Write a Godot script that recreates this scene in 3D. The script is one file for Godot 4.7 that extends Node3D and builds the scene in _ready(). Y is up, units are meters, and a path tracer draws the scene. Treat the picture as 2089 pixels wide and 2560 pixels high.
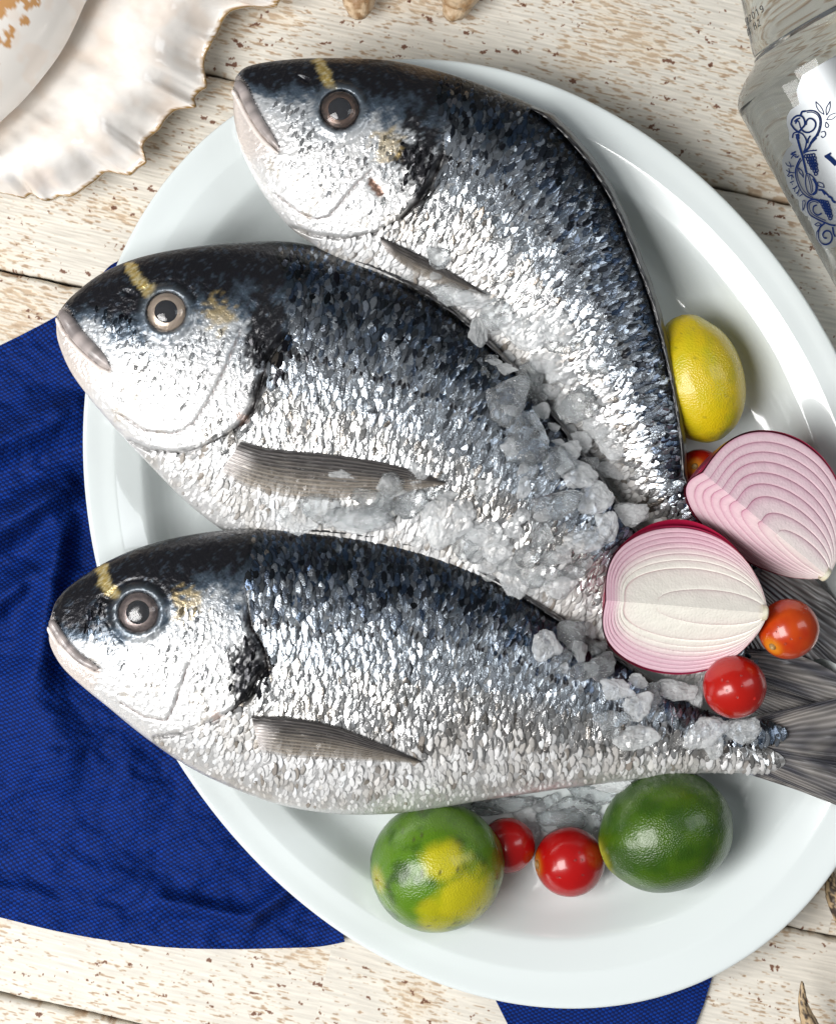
extends Node3D
# Plan positions are read off in units of 1/1736 of the picture's width and set at their real height above the table.

const U := 0.00018051        # metres on the table for one unit
const EYE := 0.85            # height of the camera above the table
const MID := Vector2(868.0, 1063.7)
const K := 1.0 / 1.20334     # units for one pixel of the 2089 x 2560 photograph

var rng := RandomNumberGenerator.new()
var taken := {}
var n1 := FastNoiseLite.new()
var n2 := FastNoiseLite.new()
var n3 := FastNoiseLite.new()
var M := {}
var chunks := {}          # ice chunks of one look and place, to tell apart by their order
var hmap := PackedFloat32Array()     # height of what lies on the plate, 4 units a cell
const HW := 460
const HH := 560


func P(px: float, py: float, h: float) -> Vector3:
	var k := U * (EYE - h) / EYE
	return Vector3((px - MID.x) * k, h, (py - MID.y) * k)


func px_of(p: Vector3) -> Vector2:
	var k := U * (EYE - p.y) / EYE
	return Vector2(p.x / k + MID.x, p.z / k + MID.y)


func hset(px: float, py: float, h: float) -> void:
	var i := int(px / 4.0)
	var j := int(py / 4.0)
	if i >= 0 and j >= 0 and i < HW and j < HH and hmap[j * HW + i] < h:
		hmap[j * HW + i] = h


func hget(px: float, py: float) -> float:
	var i := clampi(int(px / 4.0), 0, HW - 1)
	var j := clampi(int(py / 4.0), 0, HH - 1)
	return hmap[j * HW + i]


# ---------------------------------------------------------------- helpers

func numbered(called: String) -> String:
	var n: int = taken.get(called, 0)
	taken[called] = n + 1
	return called if n == 0 else "%s_%03d" % [called, n]


func thing(called: String, label: String, category: String, at: Vector3, group := "") -> Node3D:
	var o := Node3D.new()
	o.name = numbered(called)
	add_child(o, true)
	o.position = at
	tag(o, label, category, group)
	return o


func tag(o: Node, label: String, category: String, group := "") -> void:
	o.set_meta("label", label)
	o.set_meta("category", category)
	if group != "":
		o.set_meta("group", group)


func put(called: String, mesh: Mesh, m: Material, parent: Node = null) -> MeshInstance3D:
	var o := MeshInstance3D.new()
	o.mesh = mesh
	o.material_override = m
	if parent == null:
		o.name = numbered(called)
		add_child(o, true)
	else:
		o.name = called
		parent.add_child(o, true)
	return o


# A grid of points (rows x columns) as a mesh with smooth normals. Seen from the side where rows run right and columns run down.
func grid(pts: PackedVector3Array, cols: PackedColorArray, nr: int, nc: int, wrap_c := false, wrap_r := false, uvs := PackedVector2Array(), off := Vector3.ZERO) -> ArrayMesh:
	var nor := PackedVector3Array()
	nor.resize(pts.size())
	for i in nr:
		var ia := i - 1
		var ib := i + 1
		if wrap_r:
			ia = (ia + nr - 1) % (nr - 1) if ia < 0 else ia
			ib = 1 if ib >= nr else ib
			if i == 0:
				ia = nr - 2
		else:
			ia = maxi(ia, 0)
			ib = mini(ib, nr - 1)
		for j in nc:
			var ja := j - 1
			var jb := j + 1
			if wrap_c:
				if ja < 0:
					ja = nc - 2
				if jb >= nc:
					jb = 1
			else:
				ja = maxi(ja, 0)
				jb = mini(jb, nc - 1)
			var du := pts[ib * nc + j] - pts[ia * nc + j]
			var dv := pts[i * nc + jb] - pts[i * nc + ja]
			var n := dv.cross(du)
			var l := n.length()
			nor[i * nc + j] = n / l if l > 1e-16 else Vector3.UP
	var idx := PackedInt32Array()
	idx.resize((nr - 1) * (nc - 1) * 6)
	var k := 0
	for i in nr - 1:
		for j in nc - 1:
			var a := i * nc + j
			idx[k] = a
			idx[k + 1] = a + nc
			idx[k + 2] = a + 1
			idx[k + 3] = a + 1
			idx[k + 4] = a + nc
			idx[k + 5] = a + nc + 1
			k += 6
	var pp := pts
	if off != Vector3.ZERO:
		pp = pts.duplicate()
		for i in pp.size():
			pp[i] -= off
	var arr := []
	arr.resize(Mesh.ARRAY_MAX)
	arr[Mesh.ARRAY_VERTEX] = pp
	arr[Mesh.ARRAY_NORMAL] = nor
	arr[Mesh.ARRAY_INDEX] = idx
	if cols.size() == pts.size():
		arr[Mesh.ARRAY_COLOR] = cols
	if uvs.size() == pts.size():
		arr[Mesh.ARRAY_TEX_UV] = uvs
	var m := ArrayMesh.new()
	m.add_surface_from_arrays(Mesh.PRIMITIVE_TRIANGLES, arr)
	return m


func noise(seed_: int, freq: float, kind := FastNoiseLite.TYPE_SIMPLEX_SMOOTH, oct := 3) -> FastNoiseLite:
	var n := FastNoiseLite.new()
	n.seed = seed_
	n.frequency = freq
	n.noise_type = kind
	n.fractal_octaves = oct
	n.fractal_type = FastNoiseLite.FRACTAL_FBM if oct > 1 else FastNoiseLite.FRACTAL_NONE
	return n


func noise_tex(n: FastNoiseLite, size := 512) -> ImageTexture:
	return ImageTexture.create_from_image(n.get_seamless_image(size, size))


func lin(r: float, g: float, b: float) -> Color:
	return Color(r, g, b)


func mat(color: Color, rough: float, metal := 0.0) -> StandardMaterial3D:
	var m := StandardMaterial3D.new()
	m.albedo_color = color.linear_to_srgb()
	m.roughness = rough
	m.metallic = metal
	return m


func vmat(rough: float, metal := 0.0) -> StandardMaterial3D:
	var m := mat(Color.WHITE, rough, metal)
	m.vertex_color_use_as_albedo = true
	return m


func relief(m: StandardMaterial3D, t: Texture2D, cm: float, scale: float) -> void:
	m.uv1_triplanar = true
	m.uv1_scale = Vector3.ONE * scale
	m.heightmap_enabled = true
	m.heightmap_texture = t
	m.heightmap_scale = cm


func sm(a: float, b: float, x: float) -> float:
	return smoothstep(a, b, x)


func spline(a: PackedVector2Array, t: float) -> Vector2:
	var n := a.size() - 1
	var i := clampi(int(t), 0, n - 1)
	var f := t - i
	var p0 := a[maxi(i - 1, 0)]
	var p1 := a[i]
	var p2 := a[i + 1]
	var p3 := a[mini(i + 2, n)]
	return p1.cubic_interpolate(p2, p0, p3, f)


func curve1(keys: Array, x: float) -> float:   # [[x, y], ...] smoothly joined
	if x <= keys[0][0]:
		return keys[0][1]
	for i in keys.size() - 1:
		if x <= keys[i + 1][0]:
			var t: float = (x - keys[i][0]) / (keys[i + 1][0] - keys[i][0])
			var p0: float = keys[maxi(i - 1, 0)][1]
			var p3: float = keys[mini(i + 2, keys.size() - 1)][1]
			return cubic_interpolate(keys[i][1], keys[i + 1][1], p0, p3, t)
	return keys[-1][1]


func pline(flat: Array) -> PackedVector2Array:
	var a := PackedVector2Array()
	for i in range(0, flat.size(), 2):
		a.append(Vector2(flat[i], flat[i + 1]))
	return a


func pdist(p: Vector2, a: PackedVector2Array) -> float:
	var best := 1e12
	for i in a.size() - 1:
		var u := a[i]
		var d := a[i + 1] - u
		var t := clampf((p - u).dot(d) / d.length_squared(), 0.0, 1.0)
		best = minf(best, p.distance_squared_to(u + d * t))
	return sqrt(best)


func pbox(a: PackedVector2Array, by: float) -> Rect2:
	var r := Rect2(a[0], Vector2.ZERO)
	for p in a:
		r = r.expand(p)
	return r.grow(by)


# a tube round a list of points with radii
func tube(path: PackedVector3Array, rad: PackedFloat32Array, sides := 12, cols := PackedColorArray()) -> ArrayMesh:
	var pts := PackedVector3Array()
	var cc := PackedColorArray()
	var n := path.size()
	var side := Vector3.UP
	for i in n:
		var t := (path[mini(i + 1, n - 1)] - path[maxi(i - 1, 0)]).normalized()
		side = (side - t * side.dot(t)).normalized()
		if side.length() < 0.1:
			side = Vector3.RIGHT
		var other := t.cross(side)
		for j in sides + 1:
			var w := TAU * j / sides
			pts.append(path[i] + (side * cos(w) + other * sin(w)) * rad[i])
			if cols.size():
				cc.append(cols[i])
	return grid(pts, cc, n, sides + 1, true)


# ---------------------------------------------------------------- scene

func _ready() -> void:
	rng.seed = 11
	n1 = noise(3, 1.0)
	n2 = noise(7, 1.0)
	n3 = noise(19, 1.0, FastNoiseLite.TYPE_SIMPLEX_SMOOTH, 1)
	hmap.resize(HW * HH)
	hmap.fill(0.005)

	var cam := Camera3D.new()
	cam.name = "camera"
	add_child(cam)
	cam.position = Vector3(0, EYE, 0)
	cam.rotation_degrees = Vector3(-90, 0, 0)
	cam.fov = rad_to_deg(2.0 * atan(0.5 * 2127.4 * U / EYE))
	cam.near = 0.02
	cam.far = 20.0
	cam.current = true

	var we := WorldEnvironment.new()
	we.name = "surroundings"
	var env := Environment.new()
	env.background_mode = Environment.BG_COLOR
	env.background_color = Color(0.105, 0.11, 0.115).linear_to_srgb()
	env.tonemap_mode = Environment.TONE_MAPPER_LINEAR
	env.tonemap_exposure = 1.0
	env.sdfgi_enabled = true
	env.ssao_enabled = true
	env.ssil_enabled = true
	we.environment = env
	add_child(we)

	area_light("overhead_light", Vector3(-0.52, 0.98, 0.20), Vector2(0.6, 0.6), 1.5, Color(1.0, 0.985, 0.965))
	area_light("window_light", Vector3(-0.95, 0.66, 0.46), Vector2(0.32, 0.5), 0.46, Color(1.0, 0.99, 0.98))
	area_light("fill_light", Vector3(0.85, 0.8, -0.25), Vector2(0.35, 0.7), 0.26, Color(0.93, 0.97, 1.0))

	materials()
	table()
	cloths()
	plate()
	conch()
	far_shells()
	bottle()
	fishes()
	produce()
	onions()
	ice()


func area_light(called: String, at: Vector3, size: Vector2, energy: float, color: Color) -> void:
	var l := AreaLight3D.new()
	l.name = called
	l.area_size = size
	l.area_normalize_energy = true
	l.light_energy = energy
	l.light_color = color.linear_to_srgb()
	l.area_range = 6.0
	l.shadow_enabled = true
	add_child(l)
	l.look_at_from_position(at, Vector3(0, 0.03, 0), Vector3.UP)


func materials() -> void:
	var crumple := noise_tex(noise(5, 0.02, FastNoiseLite.TYPE_SIMPLEX_SMOOTH, 4))
	var cells := noise(9, 0.06, FastNoiseLite.TYPE_CELLULAR, 1)
	cells.cellular_return_type = FastNoiseLite.RETURN_DISTANCE
	var cell_tex := noise_tex(cells)
	M.crumple = crumple
	M.cells = cell_tex

	M.skin = vmat(0.34, 0.45)
	M.skin.clearcoat_enabled = true
	M.skin.clearcoat = 0.5
	M.skin.clearcoat_roughness = 0.12
	relief(M.skin, crumple, 0.035, 45.0)

	M.scale = vmat(0.25, 0.86)
	M.scale.clearcoat_enabled = true
	relief(M.scale, crumple, 0.007, 120.0)
	M.scale.clearcoat = 0.35
	M.scale.clearcoat_roughness = 0.1

	M.belly_scale = M.scale.duplicate()
	M.belly_scale.metallic = 0.2
	M.belly_scale.roughness = 0.32

	M.fin = vmat(0.36, 0.15)
	M.fin.clearcoat_enabled = true
	M.fin.clearcoat = 0.4
	M.fin.clearcoat_roughness = 0.2

	M.thin_fin = M.fin.duplicate()
	M.thin_fin.albedo_color.a = 0.95
	M.thin_fin.transparency = BaseMaterial3D.TRANSPARENCY_ALPHA

	M.lip = vmat(0.32)
	M.lip.clearcoat_enabled = true
	M.lip.clearcoat = 0.4
	M.lip.clearcoat_roughness = 0.15
	M.iris = vmat(0.25, 0.35)
	M.pupil = mat(Color(0.012, 0.014, 0.02), 0.1)
	M.cornea = mat(Color(1, 1, 1), 0.02)
	M.cornea.albedo_color.a = 0.02
	M.cornea.transparency = BaseMaterial3D.TRANSPARENCY_ALPHA
	M.cornea.refraction_enabled = true
	M.cornea.refraction_scale = 0.035

	M.water = mat(Color(1, 1, 1), 0.02)
	M.water.albedo_color.a = 0.02
	M.water.transparency = BaseMaterial3D.TRANSPARENCY_ALPHA
	M.water.refraction_enabled = true
	M.water.refraction_scale = 0.033

	M.ice = mat(Color(0.93, 0.96, 0.975), 0.10)
	M.ice.albedo_color.a = 0.30
	M.ice.transparency = BaseMaterial3D.TRANSPARENCY_ALPHA
	relief(M.ice, crumple, 0.06, 0.45)
	M.clear_ice = M.ice.duplicate()
	M.clear_ice.albedo_color.a = 0.10
	M.clear_ice.roughness = 0.06
	M.clear_ice.refraction_enabled = true
	M.clear_ice.refraction_scale = 0.031

	M.plate = mat(Color(0.72, 0.775, 0.775), 0.16)
	M.plate.clearcoat_enabled = true
	M.plate.clearcoat = 1.0
	M.plate.clearcoat_roughness = 0.03

	M.citrus = vmat(0.33)
	relief(M.citrus, cell_tex, 0.022, 48.0)
	M.citrus.clearcoat_enabled = true
	M.citrus.clearcoat = 0.4
	M.citrus.clearcoat_roughness = 0.15
	M.tomato = vmat(0.24)
	M.tomato.clearcoat_enabled = true
	M.tomato.clearcoat = 0.3
	M.tomato.clearcoat_roughness = 0.05
	M.onion = vmat(0.42)
	relief(M.onion, crumple, 0.012, 80.0)
	M.onion_skin = vmat(0.3)
	M.shell = vmat(0.22)
	M.shell.clearcoat_enabled = true
	M.shell.clearcoat = 0.7
	M.shell.clearcoat_roughness = 0.06
	M.horn = vmat(0.45)
	relief(M.horn, crumple, 0.05, 40.0)


# ---------------------------------------------------------------- table

func wood_texture(seed_: int, wear: float) -> Array:
	var w := 2048
	var h := 224
	var im := Image.create(w, h, false, Image.FORMAT_RGB8)
	var hm := Image.create(w, h, false, Image.FORMAT_L8)
	var grain := noise(seed_, 1.0, FastNoiseLite.TYPE_SIMPLEX_SMOOTH, 3)
	var patch := noise(seed_ + 50, 1.0, FastNoiseLite.TYPE_SIMPLEX_SMOOTH, 3)
	var fine := noise(seed_ + 90, 1.0, FastNoiseLite.TYPE_SIMPLEX_SMOOTH, 2)
	for y in h:
		for x in w:
			var bend := 5.0 * sin(x * 0.004 + seed_)
			var g := grain.get_noise_2d(x * 0.034, (y + bend) * 0.26)
			var f := fine.get_noise_2d(x * 0.010, (y + bend) * 0.32)
			var p := patch.get_noise_2d(x * 0.0045, y * 0.011)
			var worn := sm(0.16, 0.52, g + p * 0.60 + f * 0.22 + wear)
			var tone := 0.955 + 0.085 * f + 0.03 * p
			var c := Color(0.905 * tone, 0.882 * tone, 0.835 * tone)
			var brown := Color(0.70, 0.57, 0.42).lerp(Color(0.50, 0.34, 0.20), clampf(g * 1.6, 0.0, 1.0))
			c = c.lerp(brown, worn * 0.58)
			c = c.lerp(Color(0.86, 0.79, 0.69), sm(0.05, 0.5, p + wear) * 0.35)
			var chip := fine.get_noise_2d(x * 0.021 + 300.0, y * 0.06) + 0.6 * grain.get_noise_2d(x * 0.09 + 70.0, y * 0.16)
			c = c.lerp(Color(0.36, 0.20, 0.12), sm(0.70, 0.78, chip) * 0.85)
			im.set_pixel(x, y, c)
			var hh := 0.62 + 0.22 * f - 0.34 * worn + 0.1 * g
			hm.set_pixel(x, y, Color(hh, hh, hh))
	return [ImageTexture.create_from_image(im), ImageTexture.create_from_image(hm)]


func table() -> void:
	var t := Node3D.new()
	t.name = "table"
	t.set_meta("kind", "structure")
	t.set_meta("label", "white painted weathered wooden planks laid side by side")
	add_child(t)
	var mats := []
	for k in 3:
		var tex := wood_texture(21 + k * 7, [-0.03, 0.03, -0.06][k])
		var m := mat(Color.WHITE, 0.62)
		m.albedo_texture = tex[0]
		m.heightmap_enabled = true
		m.heightmap_texture = tex[1]
		m.heightmap_scale = 0.07
		mats.append(m)
	var slope := atan(0.222)
	var dir := Vector2(cos(slope), sin(slope))
	var across := Vector2(-dir.y, dir.x)
	var step := 605.0 * K * cos(slope)
	# seams cross the left edge of the picture at 68 + 605 n pixels
	for k in range(-1, 6):
		var y0 := (68.0 + 605.0 * (k - 1)) * K
		var start := Vector2(0, y0) + dir * 700.0 + across * (step * 0.5)
		var len_ := 3000.0
		var nx := 220
		var prof := [[-1.0, -16.0], [-1.0, -3.0], [-0.985, -1.0], [-0.955, -0.25], [-0.8, 0.0], [-0.4, 0.0], [0.0, 0.0], [0.4, 0.0], [0.8, 0.0], [0.96, -0.2], [0.988, -0.9], [1.0, -3.0], [1.0, -16.0]]
		var pts := PackedVector3Array()
		var uvs := PackedVector2Array()
		for i in nx + 1:
			var x := -len_ * 0.5 + len_ * i / nx
			for j in prof.size():
				var q: Array = prof[j]
				var side := signf(q[0])
				var edge := step * 0.5 - 2.1 + (n1.get_noise_2d(x * 0.012, k * 9.0 + side * 3.0) * 3.2 + n2.get_noise_2d(x * 0.06, k * 5.0 + side) * 1.2 if absf(q[0]) > 0.9 else 0.0)
				var c: Vector2 = start + dir * x + across * (edge * q[0])
				var h: float = q[1] * 0.001 + (n1.get_noise_2d(x * 0.004, k * 3.0 + q[0]) * 0.0002 if q[1] > -2.0 else 0.0) - 0.0006
				pts.append(Vector3((c.x - MID.x) * U, h, (c.y - MID.y) * U))
				uvs.append(Vector2((x + len_ * 0.5) / len_ + k * 0.37, clampf(0.5 + 0.5 * q[0], 0.01, 0.99)))
		var m := grid(pts, PackedColorArray(), nx + 1, prof.size(), false, false, uvs)
		put("plank", m, mats[(k + 1) % 3], t)
	# the boards' bearer below, seen only as the dark of the seams
	var b := BoxMesh.new()
	b.size = Vector3(0.7, 0.02, 0.8)
	var o := put("bearer", b, mat(Color(0.10, 0.07, 0.05), 0.9), t)
	o.position = Vector3(0, -0.0265, 0)


# ---------------------------------------------------------------- cloths

func weave() -> StandardMaterial3D:
	var n := 96
	var im := Image.create(n, n, false, Image.FORMAT_RGB8)
	var hm := Image.create(n, n, false, Image.FORMAT_L8)
	for y in n:
		for x in n:
			var cx := x / 12
			var cy := y / 8
			var fx := (x % 12 + 0.5) / 12.0 - 0.5
			var fy := (y % 8 + 0.5) / 8.0 - 0.5
			var over := (cx + cy) % 2 == 0
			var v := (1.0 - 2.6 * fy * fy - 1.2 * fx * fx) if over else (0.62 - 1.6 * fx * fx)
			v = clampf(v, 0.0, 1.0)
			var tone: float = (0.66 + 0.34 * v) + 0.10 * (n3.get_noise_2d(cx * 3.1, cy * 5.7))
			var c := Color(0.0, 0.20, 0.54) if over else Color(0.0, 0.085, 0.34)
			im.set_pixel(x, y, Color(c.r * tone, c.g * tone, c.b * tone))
			hm.set_pixel(x, y, Color(v, v, v))
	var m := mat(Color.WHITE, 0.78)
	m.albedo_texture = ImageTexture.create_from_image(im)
	m.heightmap_enabled = true
	m.heightmap_texture = ImageTexture.create_from_image(hm)
	m.heightmap_scale = 0.02
	m.metallic_specular = 0.3
	return m


func cloth_mesh(top: PackedVector2Array, bottom: PackedVector2Array, nr: int, nc: int, height: Callable) -> ArrayMesh:
	# rows go along the two edges, columns from the top edge to the bottom edge; closed below by a second sheet
	var pts := PackedVector3Array()
	var uvs := PackedVector2Array()
	var base := top[0]
	for i in nr:
		var a := spline(top, (top.size() - 1.0) * i / (nr - 1))
		var b := spline(bottom, (bottom.size() - 1.0) * i / (nr - 1))
		for j in nc:
			var c := a.lerp(b, j / (nc - 1.0))
			var h: float = height.call(c, i / (nr - 1.0), j / (nc - 1.0))
			pts.append(P(c.x, c.y, h))
			var w := c - base
			w = Vector2(w.x * 0.985 + w.y * 0.17, w.y * 0.985 - w.x * 0.17) + Vector2(n1.get_noise_2d(c.x * 0.004, c.y * 0.004), n1.get_noise_2d(c.x * 0.004 + 40, c.y * 0.004)) * 10.0
			uvs.append(w / 56.0)
	# the hem's turned edge: columns wrapped round to the underside
	var full := PackedVector3Array()
	var fuv := PackedVector2Array()
	for i in nr:
		for j in nc:
			full.append(pts[i * nc + j])
			fuv.append(uvs[i * nc + j])
		for j in range(nc - 1, -1, -1):
			full.append(pts[i * nc + j] - Vector3(0, 0.0007, 0))
			fuv.append(uvs[i * nc + j])
		full.append(pts[i * nc])
		fuv.append(uvs[i * nc])
	return grid(full, PackedColorArray(), nr, nc * 2 + 1, false, false, fuv)


func fold(c: Vector2, a: Vector2, b: Vector2, w: float) -> float:
	var d := b - a
	var t := (c - a).dot(d) / d.length_squared()
	var q := a + d * clampf(t, 0.0, 1.0)
	var r := c.distance_to(q) / w
	return exp(-r * r) * sm(-0.25, 0.2, t) * (1.0 - sm(0.75, 1.3, t))


func cloths() -> void:
	var m := weave()
	M.cloth = m
	var top := pline([-140, 780, -60, 748, 0, 718, 60, 688, 120, 655, 180, 610, 240, 545, 330, 540, 420, 600, 500, 700])
	var bottom := pline([-140, 1860, -60, 1893, 0, 1906, 120, 1935, 240, 1956, 360, 1969, 480, 1972, 580, 1970, 660, 1967, 716, 1957])
	var hf := func(c: Vector2, _a: float, b: float) -> float:
		var h := 0.0012
		h += 0.016 * fold(c, Vector2(-80, 1150), Vector2(140, 1010), 32.0)
		h += 0.012 * fold(c, Vector2(-80, 950), Vector2(165, 850), 38.0)
		h += 0.014 * fold(c, Vector2(128, 1090), Vector2(75, 1400), 34.0)
		h += 0.010 * fold(c, Vector2(-60, 1300), Vector2(70, 1190), 24.0)
		h += 0.008 * fold(c, Vector2(60, 1400), Vector2(150, 1600), 60.0)
		h += 0.008 * fold(c, Vector2(330, 1868), Vector2(520, 1912), 22.0)
		h += 0.008 * fold(c, Vector2(520, 1908), Vector2(625, 1825), 18.0)
		h += 0.005 * fold(c, Vector2(170, 1805), Vector2(330, 1850), 34.0)
		h += 0.005 * fold(c, Vector2(-40, 1840), Vector2(240, 1900), 26.0)
		h += 0.004 * fold(c, Vector2(20, 1540), Vector2(320, 1640), 70.0)
		h += 0.003 * (n1.get_noise_2d(c.x * 0.006, c.y * 0.008) + 0.5) * sm(0.0, 0.1, b)
		h += 0.0008 * n2.get_noise_2d(c.x * 0.02, c.y * 0.03)
		# the hem is a doubled band
		h += 0.0006 * sm(0.955, 0.96, b) - 0.0009 * exp(-pow((b - 0.957) / 0.004, 2.0))
		h = maxf(h, 0.0009)
		var inside := plate_r(c)
		return lerpf(0.0011, h, sm(0.80, 1.0, inside))
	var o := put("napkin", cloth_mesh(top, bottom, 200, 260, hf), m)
	tag(o, "large blue woven napkin creased under the left of the white platter", "napkin")
	var top2 := pline([1020, 1985, 1150, 2030, 1300, 2040, 1420, 2000, 1500, 1960])
	var bot2 := pline([1100, 2190, 1180, 2230, 1290, 2250, 1390, 2230, 1445, 2135])
	top2 = pline([1020, 2060, 1120, 2040, 1240, 2020, 1360, 1990, 1480, 1960, 1500, 1960])
	bot2 = pline([1075, 2170, 1150, 2215, 1240, 2240, 1330, 2225, 1410, 2190, 1460, 2090])
	var hf2 := func(c: Vector2, _a: float, b: float) -> float:
		return 0.0013 + 0.0022 * (n1.get_noise_2d(c.x * 0.008 + 9, c.y * 0.008) + 0.4) * sm(0.3, 0.6, b) * sm(1.0, 1.1, plate_r(c))
	var o2 := put("napkin", cloth_mesh(top2, bot2, 80, 60, hf2), m)
	tag(o2, "small corner of blue woven cloth showing below the platter's bottom rim", "napkin")


# ---------------------------------------------------------------- plate

const PC := Vector2(1025.3, 1108.8)
const PX := Vector2(0.4428, 0.8966)
const PA := 1027.3
const PB := 805.3

func plate_r(c: Vector2) -> float:
	var d := c - PC
	return Vector2(d.dot(PX) / PA, d.dot(Vector2(-PX.y, PX.x)) / PB).length()


func plate_at(r: float, w: float, h: float) -> Vector3:
	# the outline is an ellipse at the height of the rim; below it the plate keeps its real width
	var k := U * (EYE - 0.026) / EYE
	var e := PX * (cos(w) * PA * r) + Vector2(-PX.y, PX.x) * (sin(w) * PB * r)
	var c := PC - MID + e
	return Vector3(c.x * k, h, c.y * k)


func plate() -> void:
	var prof := [[0.0, 5.0], [0.3, 5.0], [0.55, 5.0], [0.68, 5.1], [0.735, 5.4], [0.765, 6.2], [0.79, 8.2], [0.81, 10.8], [0.83, 14.4], [0.848, 17.8], [0.858, 19.4], [0.866, 20.3], [0.88, 21.3], [0.90, 22.7], [0.92, 24.05], [0.927, 24.4], [0.934, 24.55], [0.955, 25.0], [0.975, 25.7], [0.988, 26.1], [0.995, 26.1], [0.999, 25.7], [1.0, 25.1], [0.999, 24.3], [0.993, 23.7], [0.975, 23.1], [0.935, 21.6], [0.90, 18.6], [0.86, 12.5], [0.82, 6.5], [0.78, 2.6], [0.745, 1.9], [0.735, 0.9], [0.72, 0.5], [0.70, 0.5], [0.685, 0.9], [0.67, 2.0], [0.6, 2.3], [0.3, 2.3], [0.0, 2.3]]
	var fine := []
	for i in prof.size() - 1:
		for s in 3:
			var t := s / 3.0
			var a: Array = prof[maxi(i - 1, 0)]
			var b: Array = prof[i]
			var c: Array = prof[i + 1]
			var d: Array = prof[mini(i + 2, prof.size() - 1)]
			fine.append([cubic_interpolate(b[0], c[0], a[0], d[0], t), cubic_interpolate(b[1], c[1], a[1], d[1], t)])
	fine.append(prof[-1])
	var nw := 200
	var pts := PackedVector3Array()
	for q in fine:
		for j in nw + 1:
			pts.append(plate_at(maxf(q[0], 0.0), TAU * j / nw, q[1] * 0.001))
	var at := plate_at(0, 0, 0)
	var o := put("platter", grid(pts, PackedColorArray(), fine.size(), nw + 1, true, false, PackedVector2Array(), at), M.plate)
	o.position = at
	tag(o, "large oval white glazed ceramic platter holding fish and fruit", "platter")
	for j in HH:
		for i in HW:
			var r := plate_r(Vector2(i * 4.0, j * 4.0))
			hmap[j * HW + i] = 0.0 if r > 1.0 else curve1([[0.0, 0.005], [0.74, 0.0056], [0.8, 0.0095], [0.88, 0.021], [0.92, 0.0245], [1.0, 0.026]], r)


# ---------------------------------------------------------------- fish

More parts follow.
